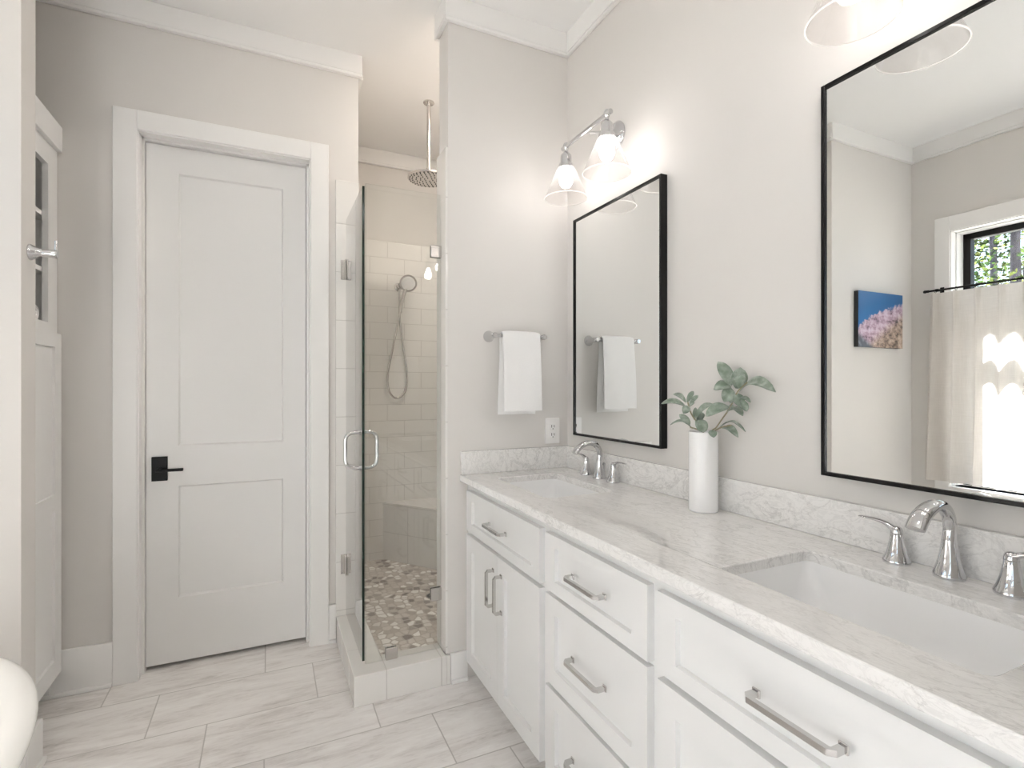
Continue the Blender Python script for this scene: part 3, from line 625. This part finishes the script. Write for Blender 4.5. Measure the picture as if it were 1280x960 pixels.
# ---------------------------------------------------------------- towel bars, towels, outlet, hook
def towel_set(yw, sgn, lab_bar, lab_towel):
    zb = 1.521; yb = yw + sgn * 0.068
    o = thing('towel_bar', lab_bar, 'towel bar', (1.028, yw, zb), 'chrome towel bars')
    for x in (0.905, 1.150):
        bm = B(); R = Matrix.Translation((x, yw, zb)) @ Matrix.Rotation(-sgn * PI / 2, 4, 'X')
        lathe(bm, [(0.0, 0.0), (0.026, 0.0), (0.026, 0.004), (0.020, 0.014), (0.0135, 0.030), (0.0115, 0.050), (0.012, 0.060), (0.0125, 0.078), (0.010, 0.082), (0.0, 0.082)], 28, R); obj('post', bm, 'chrome', o, smooth=40)
    bm = B(); tube(bm, [(0.890, yb, zb), (1.166, yb, zb)], 0.0085, 16); obj('bar', bm, 'chrome', o)
    # hand towel folded over the bar
    bm = B(); x0, x1 = 0.938, 1.124; nx = 22
    ctr = [(yw + sgn * 0.034, 1.168), (yw + sgn * 0.038, 1.30), (yb - sgn * 0.019, 1.42), (yb - sgn * 0.0165, 1.50)]
    ctr += [(yb - sgn * 0.0165 * math.cos(a), zb + 0.0165 * math.sin(a)) for a in (0.3, 0.9, PI / 2, PI - 0.9, PI - 0.3)]
    ctr += [(yb + sgn * 0.0175, 1.50), (yb + sgn * 0.024, 1.42), (yb + sgn * 0.032, 1.30), (yb + sgn * 0.036, 1.186)]
    pts = smooth_path([(0, a, b_) for a, b_ in ctr], 4); ns = len(pts)
    th = 0.0065
    def P_(i, j, side):
        p = pts[j]; tg = (pts[min(j + 1, ns - 1)] - pts[max(j - 1, 0)]).normalized(); nn = Vector((0, -tg.z, tg.y))
        s = j / (ns - 1); u = i / nx
        flare = 0.003 * max(0, (zb - p.z) / 0.35)
        x = x0 - flare * 0.5 + (x1 - x0 + flare) * u
        edge = 1 - (2 * u - 1) ** 6 * 0.75
        wob = noise.noise(Vector((x * 14, s * 5, 2.1 + sgn))) * 0.005 * max(0, min(1, (zb - p.z) / 0.1))
        z = noise.noise(Vector((x * 9, s, 5.0))) * 0.006 * max(0, (zb - p.z) / 0.35)
        return Vector((x, p.y, p.z + z)) + nn * (side * th * edge + wob)
    g = {}
    for side in (1, -1):
        for i in range(nx + 1):
            for j in range(ns): g[side, i, j] = bm.verts.new(P_(i, j, side))
        for i in range(nx):
            for j in range(ns - 1):
                q = (g[side, i, j], g[side, i + 1, j], g[side, i + 1, j + 1], g[side, i, j + 1]); bm.faces.new(q if side > 0 else q[::-1])
    for j in range(ns - 1):
        for i in (0, nx): bm.faces.new((g[1, i, j], g[1, i, j + 1], g[-1, i, j + 1], g[-1, i, j]))
    for i in range(nx):
        for j in (0, ns - 1): bm.faces.new((g[1, i, j], g[1, i + 1, j], g[-1, i + 1, j], g[-1, i, j]))
    tw = obj('hand_towel', bm, 'terry', None, smooth=60); tag(tw, lab_towel, 'towel', 'white hand towels')
towel_set(YT, -1, 'short chrome towel bar on the wall beside the small mirror', 'white hand towel hanging on the bar beside the small mirror')
towel_set(0.18, 1, 'short chrome towel bar on the near end wall, seen mirrored in shower glass', 'white hand towel seen only as reflection in the shower glass')

o = thing('electrical_outlet', 'white double electrical outlet on the wall above the far backsplash', 'outlet', (1.2335, YT, 1.082))
bm = B(); box(bm, 1.194, 1.273, YT - 0.007, YT, 1.022, 1.143, 0.003, 2); obj('cover_plate', bm, 'plastic', o)
for z in (1.063, 1.102):
    bm = B(); box(bm, 1.217, 1.250, YT - 0.010, YT - 0.0065, z - 0.017, z + 0.017, 0.002, 1); f_ = obj('receptacle', bm, 'plastic', o)
    bm = B(); box(bm, 1.2255, 1.2285, YT - 0.0105, YT - 0.0095, z - 0.004, z + 0.009); box(bm, 1.2385, 1.2415, YT - 0.0105, YT - 0.0095, z - 0.003, z + 0.008); box(bm, 1.2315, 1.2355, YT - 0.0105, YT - 0.0095, z - 0.012, z - 0.007); obj('slot', bm, 'dark', f_)

o = thing('robe_hook', 'chrome robe hook on the end of the left stub wall', 'hook', (-0.721, 2.262, 1.745))
R = Matrix.Translation((-0.721, 2.262, 1.745)) @ Matrix.Rotation(PI / 2, 4, 'Y')
bm = B(); lathe(bm, [(0.0, 0.0), (0.027, 0.0), (0.027, 0.005), (0.020, 0.014), (0.014, 0.028), (0.013, 0.036), (0.0, 0.036)], 28, R); obj('base', bm, 'chrome', o, smooth=40)
bm = B(); lathe(bm, [(0.0, 0.034), (0.0135, 0.034), (0.0145, 0.068), (0.013, 0.074), (0.0, 0.075)], 24, R); obj('arm', bm, 'chrome', o, smooth=40)
bm = B(); tube(bm, [(-0.652, 2.262, 1.750), (-0.652, 2.262, 1.790)], 0.0045, 12); obj('pin', bm, 'chrome', o)

# ---------------------------------------------------------------- vase and sprigs
VL = Vector((1.240, 1.234, ZT))
bm = B(); lathe(bm, [(0.0, 0.0), (0.041, 0.0), (0.0445, 0.004), (0.0445, 0.245), (0.0435, 0.249), (0.0415, 0.247), (0.041, 0.02), (0.0, 0.015)], 56, Matrix.Translation(VL))
tag(obj('vase', bm, 'porcelain', None, smooth=40), 'tall white glossy cylinder vase on the worktop between the mirrors', 'vase')
RGT = Vector((math.cos(math.radians(25.023)), -math.sin(math.radians(25.023)), 0)); FWD = Vector((math.sin(math.radians(25.023)), math.cos(math.radians(25.023)), 0)); FWD2 = Vector((0.709, 0.705, 0)); SIDE = Vector((0.705, -0.709, 0))
def vp(px, py, d=0.0):
    s0 = (px - 333) * 0.000555; d = min(d, (0.040 - 0.705 * s0) / 0.709); k = 1 + d / 1.75
    return VL + Vector((0, 0, 0.249)) + SIDE * (s0 * k) + Vector((0, 0, (452 - py) * 0.00061 * k)) + FWD2 * d
def vp_flat(px, py, d=0.0):     # sprig design coordinates -> metres around the vase mouth
    return VL + Vector((0, 0, 0.249)) + SIDE * ((px - 333) * 0.000555) + Vector((0, 0, (452 - py) * 0.00061)) + FWD2 * d
def leaf_blade(bm, a, tip, w, arch=0.0, roll=0.3, droop=0.0):
    a = Vector(a); tip = Vector(tip); ax = tip - a; ln = ax.length; t_ = ax.normalized()
    nrm = (-FWD2 * (1 - roll) + Vector((0, 0, 1)) * roll + SIDE * 0.15); nrm = (nrm - t_ * nrm.dot(t_)).normalized(); sd_ = t_.cross(nrm)
    up = Vector((0, 0, 1)); n_ = 9; rows = []
    for i in range(n_ + 1):
        s = i / n_; wd_ = w * (max(0.0, math.sin(PI * min(1, s ** 1.05))) ** 0.6) * 0.5 + 0.0007
        c = a + ax * s + up * (arch * math.sin(PI * s)) + nrm * (0.06 * ln * math.sin(PI * s)) - nrm * droop * s * s
        rows.append([bm.verts.new(c + sd_ * (k_ * wd_) + nrm * (abs(k_) ** 1.5 * wd_ * 0.35)) for k_ in (-1, -0.5, 0, 0.5, 1)])
    for r0, r1 in zip(rows, rows[1:]): ringfaces(bm, r0, r1, False)
U = 0.00058
def sprig(label, stems, leaves):
    o = thing('sage_sprig', label, 'plant sprig', tuple(VL + Vector((0, 0, 0.02))), 'sage sprigs in the vase')
    bm = B()
    for st in stems: tube(bm, smooth_path([vp(*q) for q in st], 4), 0.0022, 7)
    obj('stem', bm, 'stem', o)
    bm = B()
    for (x0, y0, d0, x1, y1, d1_, w, arch, roll) in leaves: leaf_blade(bm, vp(x0, y0, d0), vp(x1, y1, d1_), w * U, arch * U, roll)
    lf = obj('leaves', bm, 'leaf', o, smooth=60, recalc=False)
    s_ = lf.modifiers.new('thick', 'SOLIDIFY'); s_.thickness = 0.0012
sprig('taller sage green leaf sprig rising to the right out of the white vase',
      [[(345, 700, 0.0), (372, 470, 0.0), (400, 430, -0.005), (440, 372, -0.01), (472, 325, -0.01), (500, 262, -0.005), (520, 230, 0.0), (560, 190, 0.01)], [(385, 450, -0.005), (430, 425, -0.02), (480, 412, -0.03)]],
      [(482, 212, -.01, 410, 90, -.02, 66, 0, .25), (508, 222, 0, 526, 118, .01, 78, 0, .2), (500, 225, -.02, 545, 150, -.05, 50, 0, .4), (520, 240, -.005, 702, 225, .015, 62, 40, .35), (480, 220, -.01, 386, 232, -.03, 62, 10, .5), (478, 225, -.015, 440, 290, -.05, 66, 0, .15),
       (500, 250, -.01, 528, 314, -.04, 56, 0, .2), (468, 322, -.01, 343, 370, -.02, 58, 14, .4), (475, 330, -.01, 538, 360, -.03, 44, 12, .5), (520, 272, 0, 577, 288, .01, 22, 8, .4), (530, 280, 0, 558, 335, -.01, 34, 0, .2), (415, 432, -.01, 552, 438, -.02, 28, 34, .7), (430, 430, -.015, 515, 470, -.05, 40, 18, .4), (375, 440, -.03, 388, 474, -.05, 40, 0, .2),
       (495, 262, 0, 470, 300, .03, 34, 0, .5), (455, 350, 0, 500, 325, .05, 36, 10, .4)])
sprig('lower sage green leaf sprig spreading to the left out of the white vase',
      [[(325, 700, 0.0), (335, 470, 0.0), (300, 408, -0.005), (270, 365, -0.01), (255, 325, -0.01), (250, 300, -0.01)], [(320, 448, -.01), (290, 436, -.02), (262, 428, -.03)]],
      [(238, 322, -.01, 103, 308, -.02, 36, 14, .5), (240, 302, -.01, 168, 260, 0, 30, 10, .5), (245, 302, -.005, 280, 246, .01, 24, 6, .4), (262, 310, -.01, 305, 264, -.02, 22, 4, .4), (252, 320, -.015, 225, 355, -.04, 40, 0, .3), (258, 325, -.01, 285, 300, -.03, 36, 8, .4), (285, 388, -.005, 388, 312, .01, 30, 22, .5), (283, 392, 0, 292, 332, .02, 24, 0, .3),
       (262, 415, -.02, 203, 362, -.03, 36, 0, .25), (275, 436, -.02, 152, 418, -.03, 26, 24, .7), (352, 442, -.035, 290, 392, -.05, 62, 0, .2), (300, 410, 0, 330, 360, .04, 36, 4, .4)])

# ================================================================== linen cabinet in the recess beside the door
CX_ = -0.80
lc_ = thing('linen_cabinet', 'tall built-in white linen cabinet behind the left stub wall beside the door', 'cabinet', (-1.1, 2.55, 0))
bm = B(); y0, y1 = 2.312, 2.788; oy0, oy1, oz0, oz1 = 2.40, 2.69, 1.553, 2.19
box(bm, CX_ - 0.02, CX_, y0, oy0, 0.10, 2.30); box(bm, CX_ - 0.02, CX_, oy1, y1, 0.10, 2.30); box(bm, CX_ - 0.02, CX_, oy0, oy1, oz1, 2.30); box(bm, CX_ - 0.02, CX_, oy0, oy1, 0.10, oz0)
box(bm, -1.30, CX_ - 0.02, y0, y0 + 0.018, 0.0, 2.30); box(bm, -1.30, CX_ - 0.02, y1 - 0.018, y1, 0.0, 2.30); box(bm, -1.30, -1.285, y0, y1, 0.0, 2.30); box(bm, -1.30, CX_ - 0.02, y0, y1, 2.28, 2.30); box(bm, -1.30, CX_ - 0.06, y0, y1, 0.0, 0.10)
obj('cabinet_body', bm, 'cab', lc_)
for z in (1.535, 1.765, 1.99):
    bm = B(); box(bm, -1.285, CX_ - 0.021, y0 + 0.018, y1 - 0.018, z - 0.009, z + 0.009); obj('shelf', bm, 'cab', lc_)
bm = B(); box(bm, -1.30, CX_ + 0.018, y0, y1, 2.275, 2.38, 0.002, 1); obj('cap_moulding', bm, 'cab', lc_)
bm = B(); W = 2.765 - 2.335; panel(bm, lambda u, v, n: Vector((CX_ + 0.02 + n, 2.335 + u, 0.112 + v)), W, 1.512 - 0.112, [(0.06, W - 0.068, 0.075, 0.680), (0.06, W - 0.068, 0.745, 1.343)], 0.0195, 0.009, 0.002)
obj('door', bm, 'cab', lc_, smooth=0)
bm = B(); sp_ = []
for k_ in range(61):
    a = k_ / 60 * 2 * PI * 2.6; r = 0.036 - 0.030 * (1 - k_ / 60); sp_.append((r * math.cos(a), r * math.sin(a)))
R = Matrix.Translation((-1.08, 2.625, 1.581))
e0 = [bm.verts.new(R @ Vector((0, y, z))) for y, z in sp_]; e1 = [bm.verts.new(R @ Vector((0.262, y, z))) for y, z in sp_]
ringfaces(bm, e0, e1, False)
rt = obj('rolled_towel', bm, 'terry', None, smooth=60); sm = rt.modifiers.new('thick', 'SOLIDIFY'); sm.thickness = 0.006; sm.offset = -1
tag(rt, 'rolled white towel on the lowest open shelf of the linen cabinet', 'towel')

# ================================================================== bathtub
bm = B(); tcx, tcy = -0.825, 1.19
prof = [(0.0, 0.0, 0.0), (0.285, 0.585, 0.0), (0.300, 0.60, 0.012), (0.305, 0.605, 0.06), (0.325, 0.632, 0.22), (0.352, 0.665, 0.40), (0.376, 0.694, 0.515), (0.392, 0.711, 0.552), (0.399, 0.719, 0.568), (0.400, 0.720, 0.576), (0.396, 0.716, 0.582), (0.386, 0.706, 0.585), (0.366, 0.686, 0.584), (0.340, 0.660, 0.579), (0.322, 0.640, 0.566), (0.312, 0.628, 0.54), (0.300, 0.612, 0.42), (0.285, 0.585, 0.26), (0.26, 0.54, 0.15), (0.20, 0.45, 0.115), (0.08, 0.2, 0.110), (0.0, 0.0, 0.110)]
rings = []
for a, b_, z in prof:
    if a == 0: rings.append([bm.verts.new((tcx, tcy, z))]); continue
    rings.append([bm.verts.new((tcx + a * math.cos(2 * PI * k_ / 96), tcy + b_ * math.sin(2 * PI * k_ / 96), z)) for k_ in range(96)])
for a, b_ in zip(rings, rings[1:]):
    if len(a) == 1:
        for k_ in range(96): bm.faces.new((a[0], b_[(k_ + 1) % 96], b_[k_]))
    elif len(b_) == 1:
        for k_ in range(96): bm.faces.new((a[k_], a[(k_ + 1) % 96], b_[0]))
    else: ringfaces(bm, a, b_)
tag(obj('bathtub', bm, 'tub', None, smooth=60), 'white oval freestanding bathtub at the lower left in front of the stub wall', 'bathtub')

# ================================================================== shower
bm = B()
CZ = 0.125
vs = [(0.314, 2.174), (0.7025, 2.174), (0.7025, 2.305), (0.444, 2.305), (0.444, 2.788), (0.314, 2.788)]
top = [bm.verts.new((x, y, CZ)) for x, y in vs]; bot = [bm.verts.new((x, y, 0.0)) for x, y in vs]
bm.faces.new(top); bm.faces.new(bot[::-1]); ringfaces(bm, bot, top)
bmesh.ops.bevel(bm, geom=list(bm.edges), offset=0.002, segments=1, affect='EDGES')
box(bm, 0.7025, 0.7205, 2.174, 2.1895, 0.0, CZ, 0.002, 1)
tag(obj('shower_curb', bm, 'curbtile', None), 'low L-shaped white tiled curb around the shower entrance', 'shower curb')
bm = B(); bx = [(0.757, YB - 0.011), (XR - 0.011, 3.10), (XR - 0.011, YB - 0.011)]
a = [bm.verts.new((x, y, 0.041)) for x, y in bx]; c = [bm.verts.new((x, y, 0.43)) for x, y in bx]; bm.faces.new(a[::-1]); bm.faces.new(c); ringfaces(bm, a, c)
be = thing('shower_bench', 'corner shower bench with tiled diagonal front at the back of the shower', 'bench', (1.1, 3.6, 0.041))
obj('bench_base', bm, 'benchtile', be)
bm = B(); a = [bm.verts.new((x + dx, y + dy, 0.431)) for (x, y), (dx, dy) in zip(bx, ((-0.004, 0), (0, -0.005), (0, 0)))]; c = [bm.verts.new(v.co + Vector((0, 0, 0.022))) for v in a]; bm.faces.new(a[::-1]); bm.faces.new(c); ringfaces(bm, a, c); obj('bench_top', bm, 'benchtile', be)

def pane_obj(name, x0, x1, y0, y1, z0, z1, parent, thin):
    bm = B(); box(bm, x0, x1, y0, y1, z0, z1); bm.faces.ensure_lookup_table(); bm.normal_update()
    for f in bm.faces:
        if f.normal[1 - thin] < -0.5: f.material_index = 1
    return obj(name, bm, None, parent, smooth=0, mats=['glass', 'edge'])
gd = thing('shower_door', 'frameless glass shower door with chrome handle, hinged beside the white door', 'shower door', (0.365, 2.52, CZ))
pane_obj('glass_pane', 0.360, 0.370, 2.266, 2.772, CZ + 0.010, 2.142, gd, 0)
for z in (0.341, 1.838):
    bm = B()
    box(bm, 0.352, 0.3595, 2.735, 2.779, z, z + 0.098, 0.002, 1); box(bm, 0.3705, 0.378, 2.735, 2.779, z, z + 0.098, 0.002, 1); box(bm, 0.335, 0.395, 2.7725, 2.7795, z, z + 0.098, 0.001, 1); tube(bm, [(0.365, 2.7735, z + 0.004), (0.365, 2.7735, z + 0.094)], 0.006, 12)
    obj('hinge', bm, 'nickel', gd)
bm = B(); hyy = 2.318
for s in (-1, 1):
    xs = 0.365 + s * 0.005; xe = 0.365 + s * 0.066
    pth = smooth_path([(xs, hyy, 1.098), (xs + s * 0.030, hyy, 1.098), (xs + s * 0.052, hyy, 1.088), (xe, hyy, 1.066), (xe, hyy, 1.02), (xe, hyy, 0.976), (xs + s * 0.052, hyy, 0.954), (xs + s * 0.030, hyy, 0.944), (xs, hyy, 0.944)], 4)
    tube(bm, pth, 0.0085, 14)
    for z in (1.098, 0.944): tube(bm, [(xs, hyy, z), (xs + s * 0.005, hyy, z)], 0.013, 18)
obj('handle', bm, 'chrome', gd)
fp = thing('shower_glass_panel', 'fixed frameless glass panel on the curb beside the towel wall', 'glass panel', (0.54, 2.255, CZ))
pane_obj('glass_pane', 0.372, PX - 0.0125, 2.250, 2.260, CZ + 0.002, 2.15, fp, 1)
def clip(x0, x1, z0, z1):
    bm = B(); box(bm, x0, x1, 2.2435, 2.2495, z0, z1, 0.002, 1); box(bm, x0, x1, 2.2605, 2.2665, z0, z1, 0.002, 1); obj('clip', bm, 'nickel', fp)
clip(0.455, 0.505, CZ + 0.001, CZ + 0.052); clip(0.653, 0.702, 0.343, 0.400); clip(0.653, 0.702, 1.868, 1.922)

rs = thing('rain_shower', 'round overhead rain shower head on a long rod from the ceiling', 'shower head', (0.875, 3.057, ZC))
bm = B(); lathe(bm, [(0.0, ZC), (0.033, ZC), (0.033, ZC - 0.006), (0.028, ZC - 0.010), (0.012, ZC - 0.012), (0.0, ZC - 0.012)], 32, Matrix.Translation((0.875, 3.057, 0))); obj('flange', bm, 'nickel', rs)
bm = B(); tube(bm, [(0.875, 3.057, ZC - 0.01), (0.875, 3.057, 2.585)], 0.0115, 18); lathe(bm, [(0.0, 2.600), (0.017, 2.600), (0.017, 2.572), (0.0, 2.565)], 24, Matrix.Translation((0.875, 3.057, 0))); obj('rod', bm, 'nickel', rs)
bm = B(); lathe(bm, [(0.0, 2.572), (0.030, 2.570), (0.045, 2.560), (0.118, 2.552), (0.125, 2.547), (0.125, 2.538), (0.122, 2.535), (0.0, 2.535)], 64, Matrix.Translation((0.875, 3.057, 0))); hd_ = obj('shower_head', bm, 'nickel', rs)
bm = B()
for r, k_ in ((0.025, 6), (0.05, 12), (0.075, 18), (0.098, 24), (0.113, 30)):
    for i in range(k_):
        a = 2 * PI * i / k_; lathe(bm, [(0.0, 2.532), (0.003, 2.532), (0.0036, 2.5355), (0.0, 2.5355)], 6, Matrix.Translation((0.875 + r * math.cos(a), 3.057 + r * math.sin(a), 0)))
obj('nozzles', bm, 'dark', hd_)

YW = YB - 0.01
hs = thing('handheld_shower', 'handheld shower head with looped hose on the back shower wall', 'hand shower', (0.87, YW, 1.98))
bm = B(); R = Matrix.Translation((0.865, YW, 2.02)) @ Matrix.Rotation(PI / 2, 4, 'X')
lathe(bm, [(0.0, 0.0), (0.030, 0.0), (0.030, 0.006), (0.016, 0.012), (0.014, 0.05), (0.020, 0.056), (0.020, 0.085), (0.0, 0.086)], 28, R); obj('bracket', bm, 'nickel', hs, smooth=40)
bm = B(); hp = Vector((0.912, YW - 0.11, 2.035)); dn = Vector((-0.12, -0.85, -0.38)).normalized(); R = Matrix.Translation(hp) @ dn.to_track_quat('Z', 'Y').to_matrix().to_4x4()
lathe(bm, [(0.0, -0.020), (0.020, -0.018), (0.050, -0.004), (0.062, 0.006), (0.062, 0.014), (0.0, 0.014)], 40, R)
tube(bm, smooth_path([hp + Vector((0, 0.012, 0.0)), (0.895, YW - 0.095, 1.98), (0.873, YW - 0.082, 1.90), (0.862, YW - 0.075, 1.82)], 5), 0.0125, 16); hs2 = obj('handset', bm, 'nickel', hs, smooth=40)
bm = B(); lathe(bm, [(0.0, 0.0145), (0.050, 0.0145), (0.048, 0.017), (0.0, 0.017)], 36, R)
for r, k_ in ((0.02, 8), (0.038, 14)):
    for i in range(k_):
        a = 2 * PI * i / k_; lathe(bm, [(0.004, 0.0168), (0.003, 0.020), (0.0, 0.020)], 6, R @ Matrix.Translation((r * math.cos(a), r * math.sin(a), 0)))
obj('spray_face', bm, 'plastic', hs2)
bm = B(); tube(bm, smooth_path([(0.862, YW - 0.075, 1.825), (0.845, YW - 0.072, 1.74), (0.815, YW - 0.065, 1.58), (0.782, YW - 0.05, 1.40), (0.785, YW - 0.04, 1.28), (0.825, YW - 0.03, 1.215), (0.875, YW - 0.03, 1.215), (0.918, YW - 0.03, 1.28), (0.922, YW - 0.03, 1.40), (0.900, YW - 0.03, 1.55), (0.872, YW - 0.035, 1.75), (0.866, YW - 0.04, 1.90), (0.865, YW - 0.045, 1.99)], 6), 0.0075, 12); obj('hose', bm, 'nickel', hs, smooth=60)
dr = thing('shower_drain', 'round dark metal drain in the pebble shower floor', 'drain', (0.915, 3.02, 0.04))
bm = B(); lathe(bm, [(0.0, 0.0402), (0.055, 0.0402), (0.055, 0.043), (0.049, 0.044), (0.046, 0.042), (0.0, 0.042)], 36, Matrix.Translation((0.905, 3.03, 0))); obj('drain_ring', bm, 'nickel', dr)
bm = B(); lathe(bm, [(0.0, 0.0421), (0.046, 0.0421), (0.046, 0.0432), (0.0, 0.0432)], 36, Matrix.Translation((0.905, 3.03, 0))); obj('grate', bm, 'dark', dr)

# ================================================================== left side seen in the mirror
pc_ = thing('canvas_print', 'small square-edged underwater photo print on the left wall, seen in large mirror', 'wall picture', (-1.195, 2.195, 1.56))
bm = B(); box(bm, -1.445, -0.949, 2.166, 2.195, 1.557, 1.930, 0.001, 1); obj('canvas_edge', bm, 'dark', pc_)
bm = B(); box(bm, -1.445, -0.949, 2.1648, 2.1659, 1.557, 1.930); obj('print', bm, 'print', pc_, smooth=0)
XC = XL_ + 0.085
cr = thing('curtain_rod', 'thin black cafe curtain rod across the window, seen in large mirror', 'curtain rod', (XC, 1.19, 1.945))
CY0, CY1 = 0.33, 2.045
bm = B(); tube(bm, [(XC, CY0, 1.945), (XC, CY1, 1.945)], 0.0065, 14); obj('rod', bm, 'black', cr)
for y, s in ((CY0, -1), (CY1, 1)):
    bm = B(); tube(bm, [(XC, y, 1.945), (XC, y + s * 0.012, 1.945)], 0.009, 14); lathe(bm, [(0.0, -0.011), (0.008, -0.008), (0.011, 0.0), (0.008, 0.008), (0.0, 0.011)], 18, Matrix.Translation((XC, y + s * 0.022, 1.945)) @ Matrix.Rotation(PI / 2, 4, 'X')); obj('finial', bm, 'black', cr)
    bm = B(); tube(bm, [(XL_ + 0.0005, y - s * 0.05, 1.945), (XC, y - s * 0.05, 1.945)], 0.005, 12); box(bm, XL_ + 0.0005 + (0.02 if y > 1 else 0.02), XL_ + 0.026, y - s * 0.05 - 0.012, y - s * 0.05 + 0.012, 1.92, 1.97, 0.002, 1); box(bm, XC - 0.009, XC + 0.009, y - s * 0.05 - 0.010, y - s * 0.05 + 0.010, 1.936, 1.954, 0.003, 1); obj('bracket', bm, 'black', cr)
PLE = [2.005 - 0.118 * i for i in range(14)]
for y in PLE:
    bm = B(); tube(bm, [Vector((XC + 0.012 * math.cos(2 * PI * k_ / 20), y, 1.941 + 0.012 * math.sin(2 * PI * k_ / 20))) for k_ in range(20)], 0.0016, 6, closed=True, side=(0, 1, 0)); tube(bm, [(XC, y, 1.929), (XC, y, 1.918)], 0.0014, 6); obj('ring', bm, 'black', cr)
# pleated half-height curtain
bm = B(); ny, nz = 560, 60; zt, zbm = 1.925, 0.652; ya, yb = 0.36, 2.035; G = []
for j in range(nz + 1):
    s = j / nz; z = zt + (zbm - zt) * s; row = []
    for i in range(ny + 1):
        u = i / ny; y = ya + (yb - ya) * u
        ph = (2.005 - y) / 0.118
        k_ = ph - round(ph)                       # -0.5 .. 0.5 around a pleat
        body = 0.5 + 0.5 * math.cos(2 * PI * ph + 0.9 * s * math.sin(y * 9) )
        pin = math.exp(-(k_ / 0.10) ** 2)
        top = max(0.0, 1 - s / 0.22)
        x = XC - 0.006 + top * 0.042 * pin + (1 - top) * (0.034 + 0.024 * s) * (body - 0.4) + 0.006 * noise.noise(Vector((y * 3, s * 2, 1)))
        yy = y + 0.012 * (1 - top) * math.sin(2 * PI * ph * 1.0) * (0.4 + s) + s * 0.055 * ((u - 0.5) * 2) ** 3
        zz = z + (0.008 * noise.noise(Vector((y * 8, 3, 2))) if j == nz else 0)
        row.append(bm.verts.new((x, yy, zz)))
    G.append(row)
for a, b_ in zip(G, G[1:]): ringfaces(bm, a, b_, False)
tag(obj('cafe_curtain', bm, 'linen', None, smooth=80), 'pleated linen half curtain lit by sun at the window, seen in large mirror', 'curtain')

# ---------------------------------------------------------------- trees outside
def tree(x, y, r, h, crown_n, cr_z, cr_r, label, seed, leaf_s=0.09):
    rnd_ = random.Random(seed)
    o = thing('tree', label, 'tree', (x, y, -0.5), 'trees outside the window')
    bm = B(); pts = [(x + 0.05 * math.sin(k_ * 1.3 + seed), y + 0.05 * math.cos(k_ * 1.1 + seed), -0.5 + h * k_ / 8) for k_ in range(9)]
    tube(bm, pts, [r * (1 - 0.05 * k_) for k_ in range(9)], 14); obj('trunk', bm, 'bark', o, smooth=60)
    bm = B()
    for _ in range(crown_n):
        a = rnd_.uniform(0, 2 * PI); q = cr_r * rnd_.random() ** 0.5; c = Vector((x + q * math.cos(a), y + q * math.sin(a), rnd_.uniform(*cr_z)))
        d1_ = Vector((rnd_.gauss(0, 1), rnd_.gauss(0, 1), rnd_.gauss(0, 0.5))).normalized(); d2 = d1_.cross(Vector((rnd_.gauss(0, 1), rnd_.gauss(0, 1), rnd_.gauss(0, 1)))).normalized()
        l_ = leaf_s * rnd_.uniform(0.6, 1.3); w = l_ * 0.5
        bm.faces.new([bm.verts.new(c + p) for p in (-d1_ * l_ * 0.5, d2 * w * 0.5, d1_ * l_ * 0.5, -d2 * w * 0.5)])
    obj('foliage', bm, 'leaves', o, smooth=0, recalc=False)
tree(-13.7, 6.73, 0.080, 14, 260, (8.5, 13.0), 0.38, 'slim grey pine trunk outside, leftmost of those framed in the mirrored window', 1)
tree(-16.3, 7.75, 0.075, 14, 260, (8.5, 13.0), 0.38, 'thin dark pine trunk outside, farthest back in the mirrored window', 2)
tree(-14.6, 6.55, 0.105, 14, 260, (8.5, 13.0), 0.38, 'thicker grey pine trunk outside, middle of the mirrored window', 3)
tree(-11.7, 5.46, 0.085, 14, 260, (8.5, 13.0), 0.38, 'grey pine trunk outside at the right edge of the mirrored window', 4)
tree(-7.6, 3.75, 0.03, 4.0, 420, (2.2, 3.35), 0.9, 'yellow-green sapling outside, nearest the mirrored window', 5, 0.10)
tree(-17.5, 9.0, 0.12, 9, 4000, (1.5, 8.5), 1.28, 'leafy green tree outside at the left of the mirrored window', 6, 0.17)
tree(-19.5, 7.2, 0.12, 9, 4000, (1.5, 8.5), 1.28, 'leafy green tree outside at the right of the mirrored window', 8, 0.17)
tree(-11.0, 6.2, 0.035, 5.5, 900, (1.5, 5.6), 0.8, 'young green tree outside just left of the slim pine trunk', 9, 0.11)

# ---------------------------------------------------------------- recessed ceiling lights added for brightness, outside the camera's view
for (x, y), wh in zip(DL, ('over the middle of the room', 'over the bathtub', 'behind the camera in the middle', 'behind the camera at the right wall', 'inside the shower behind the towel wall')):
    o = thing('added_ceiling_light', 'round white recessed ceiling light added as fill ' + wh, 'ceiling light', (x, y, ZC), 'added ceiling lights')
    bm = B(); lathe(bm, [(0.062, ZC), (0.085, ZC), (0.085, ZC - 0.004), (0.066, ZC - 0.008), (0.062, ZC - 0.004)], 40, Matrix.Translation((x, y, 0)), cap=False); obj('trim_ring', bm, 'trim', o)
    bm = B(); lathe(bm, [(0.0, ZC - 0.001), (0.063, ZC - 0.001), (0.063, ZC - 0.003), (0.0, ZC - 0.003)], 40, Matrix.Translation((x, y, 0))); obj('lens', bm, 'lens', o)
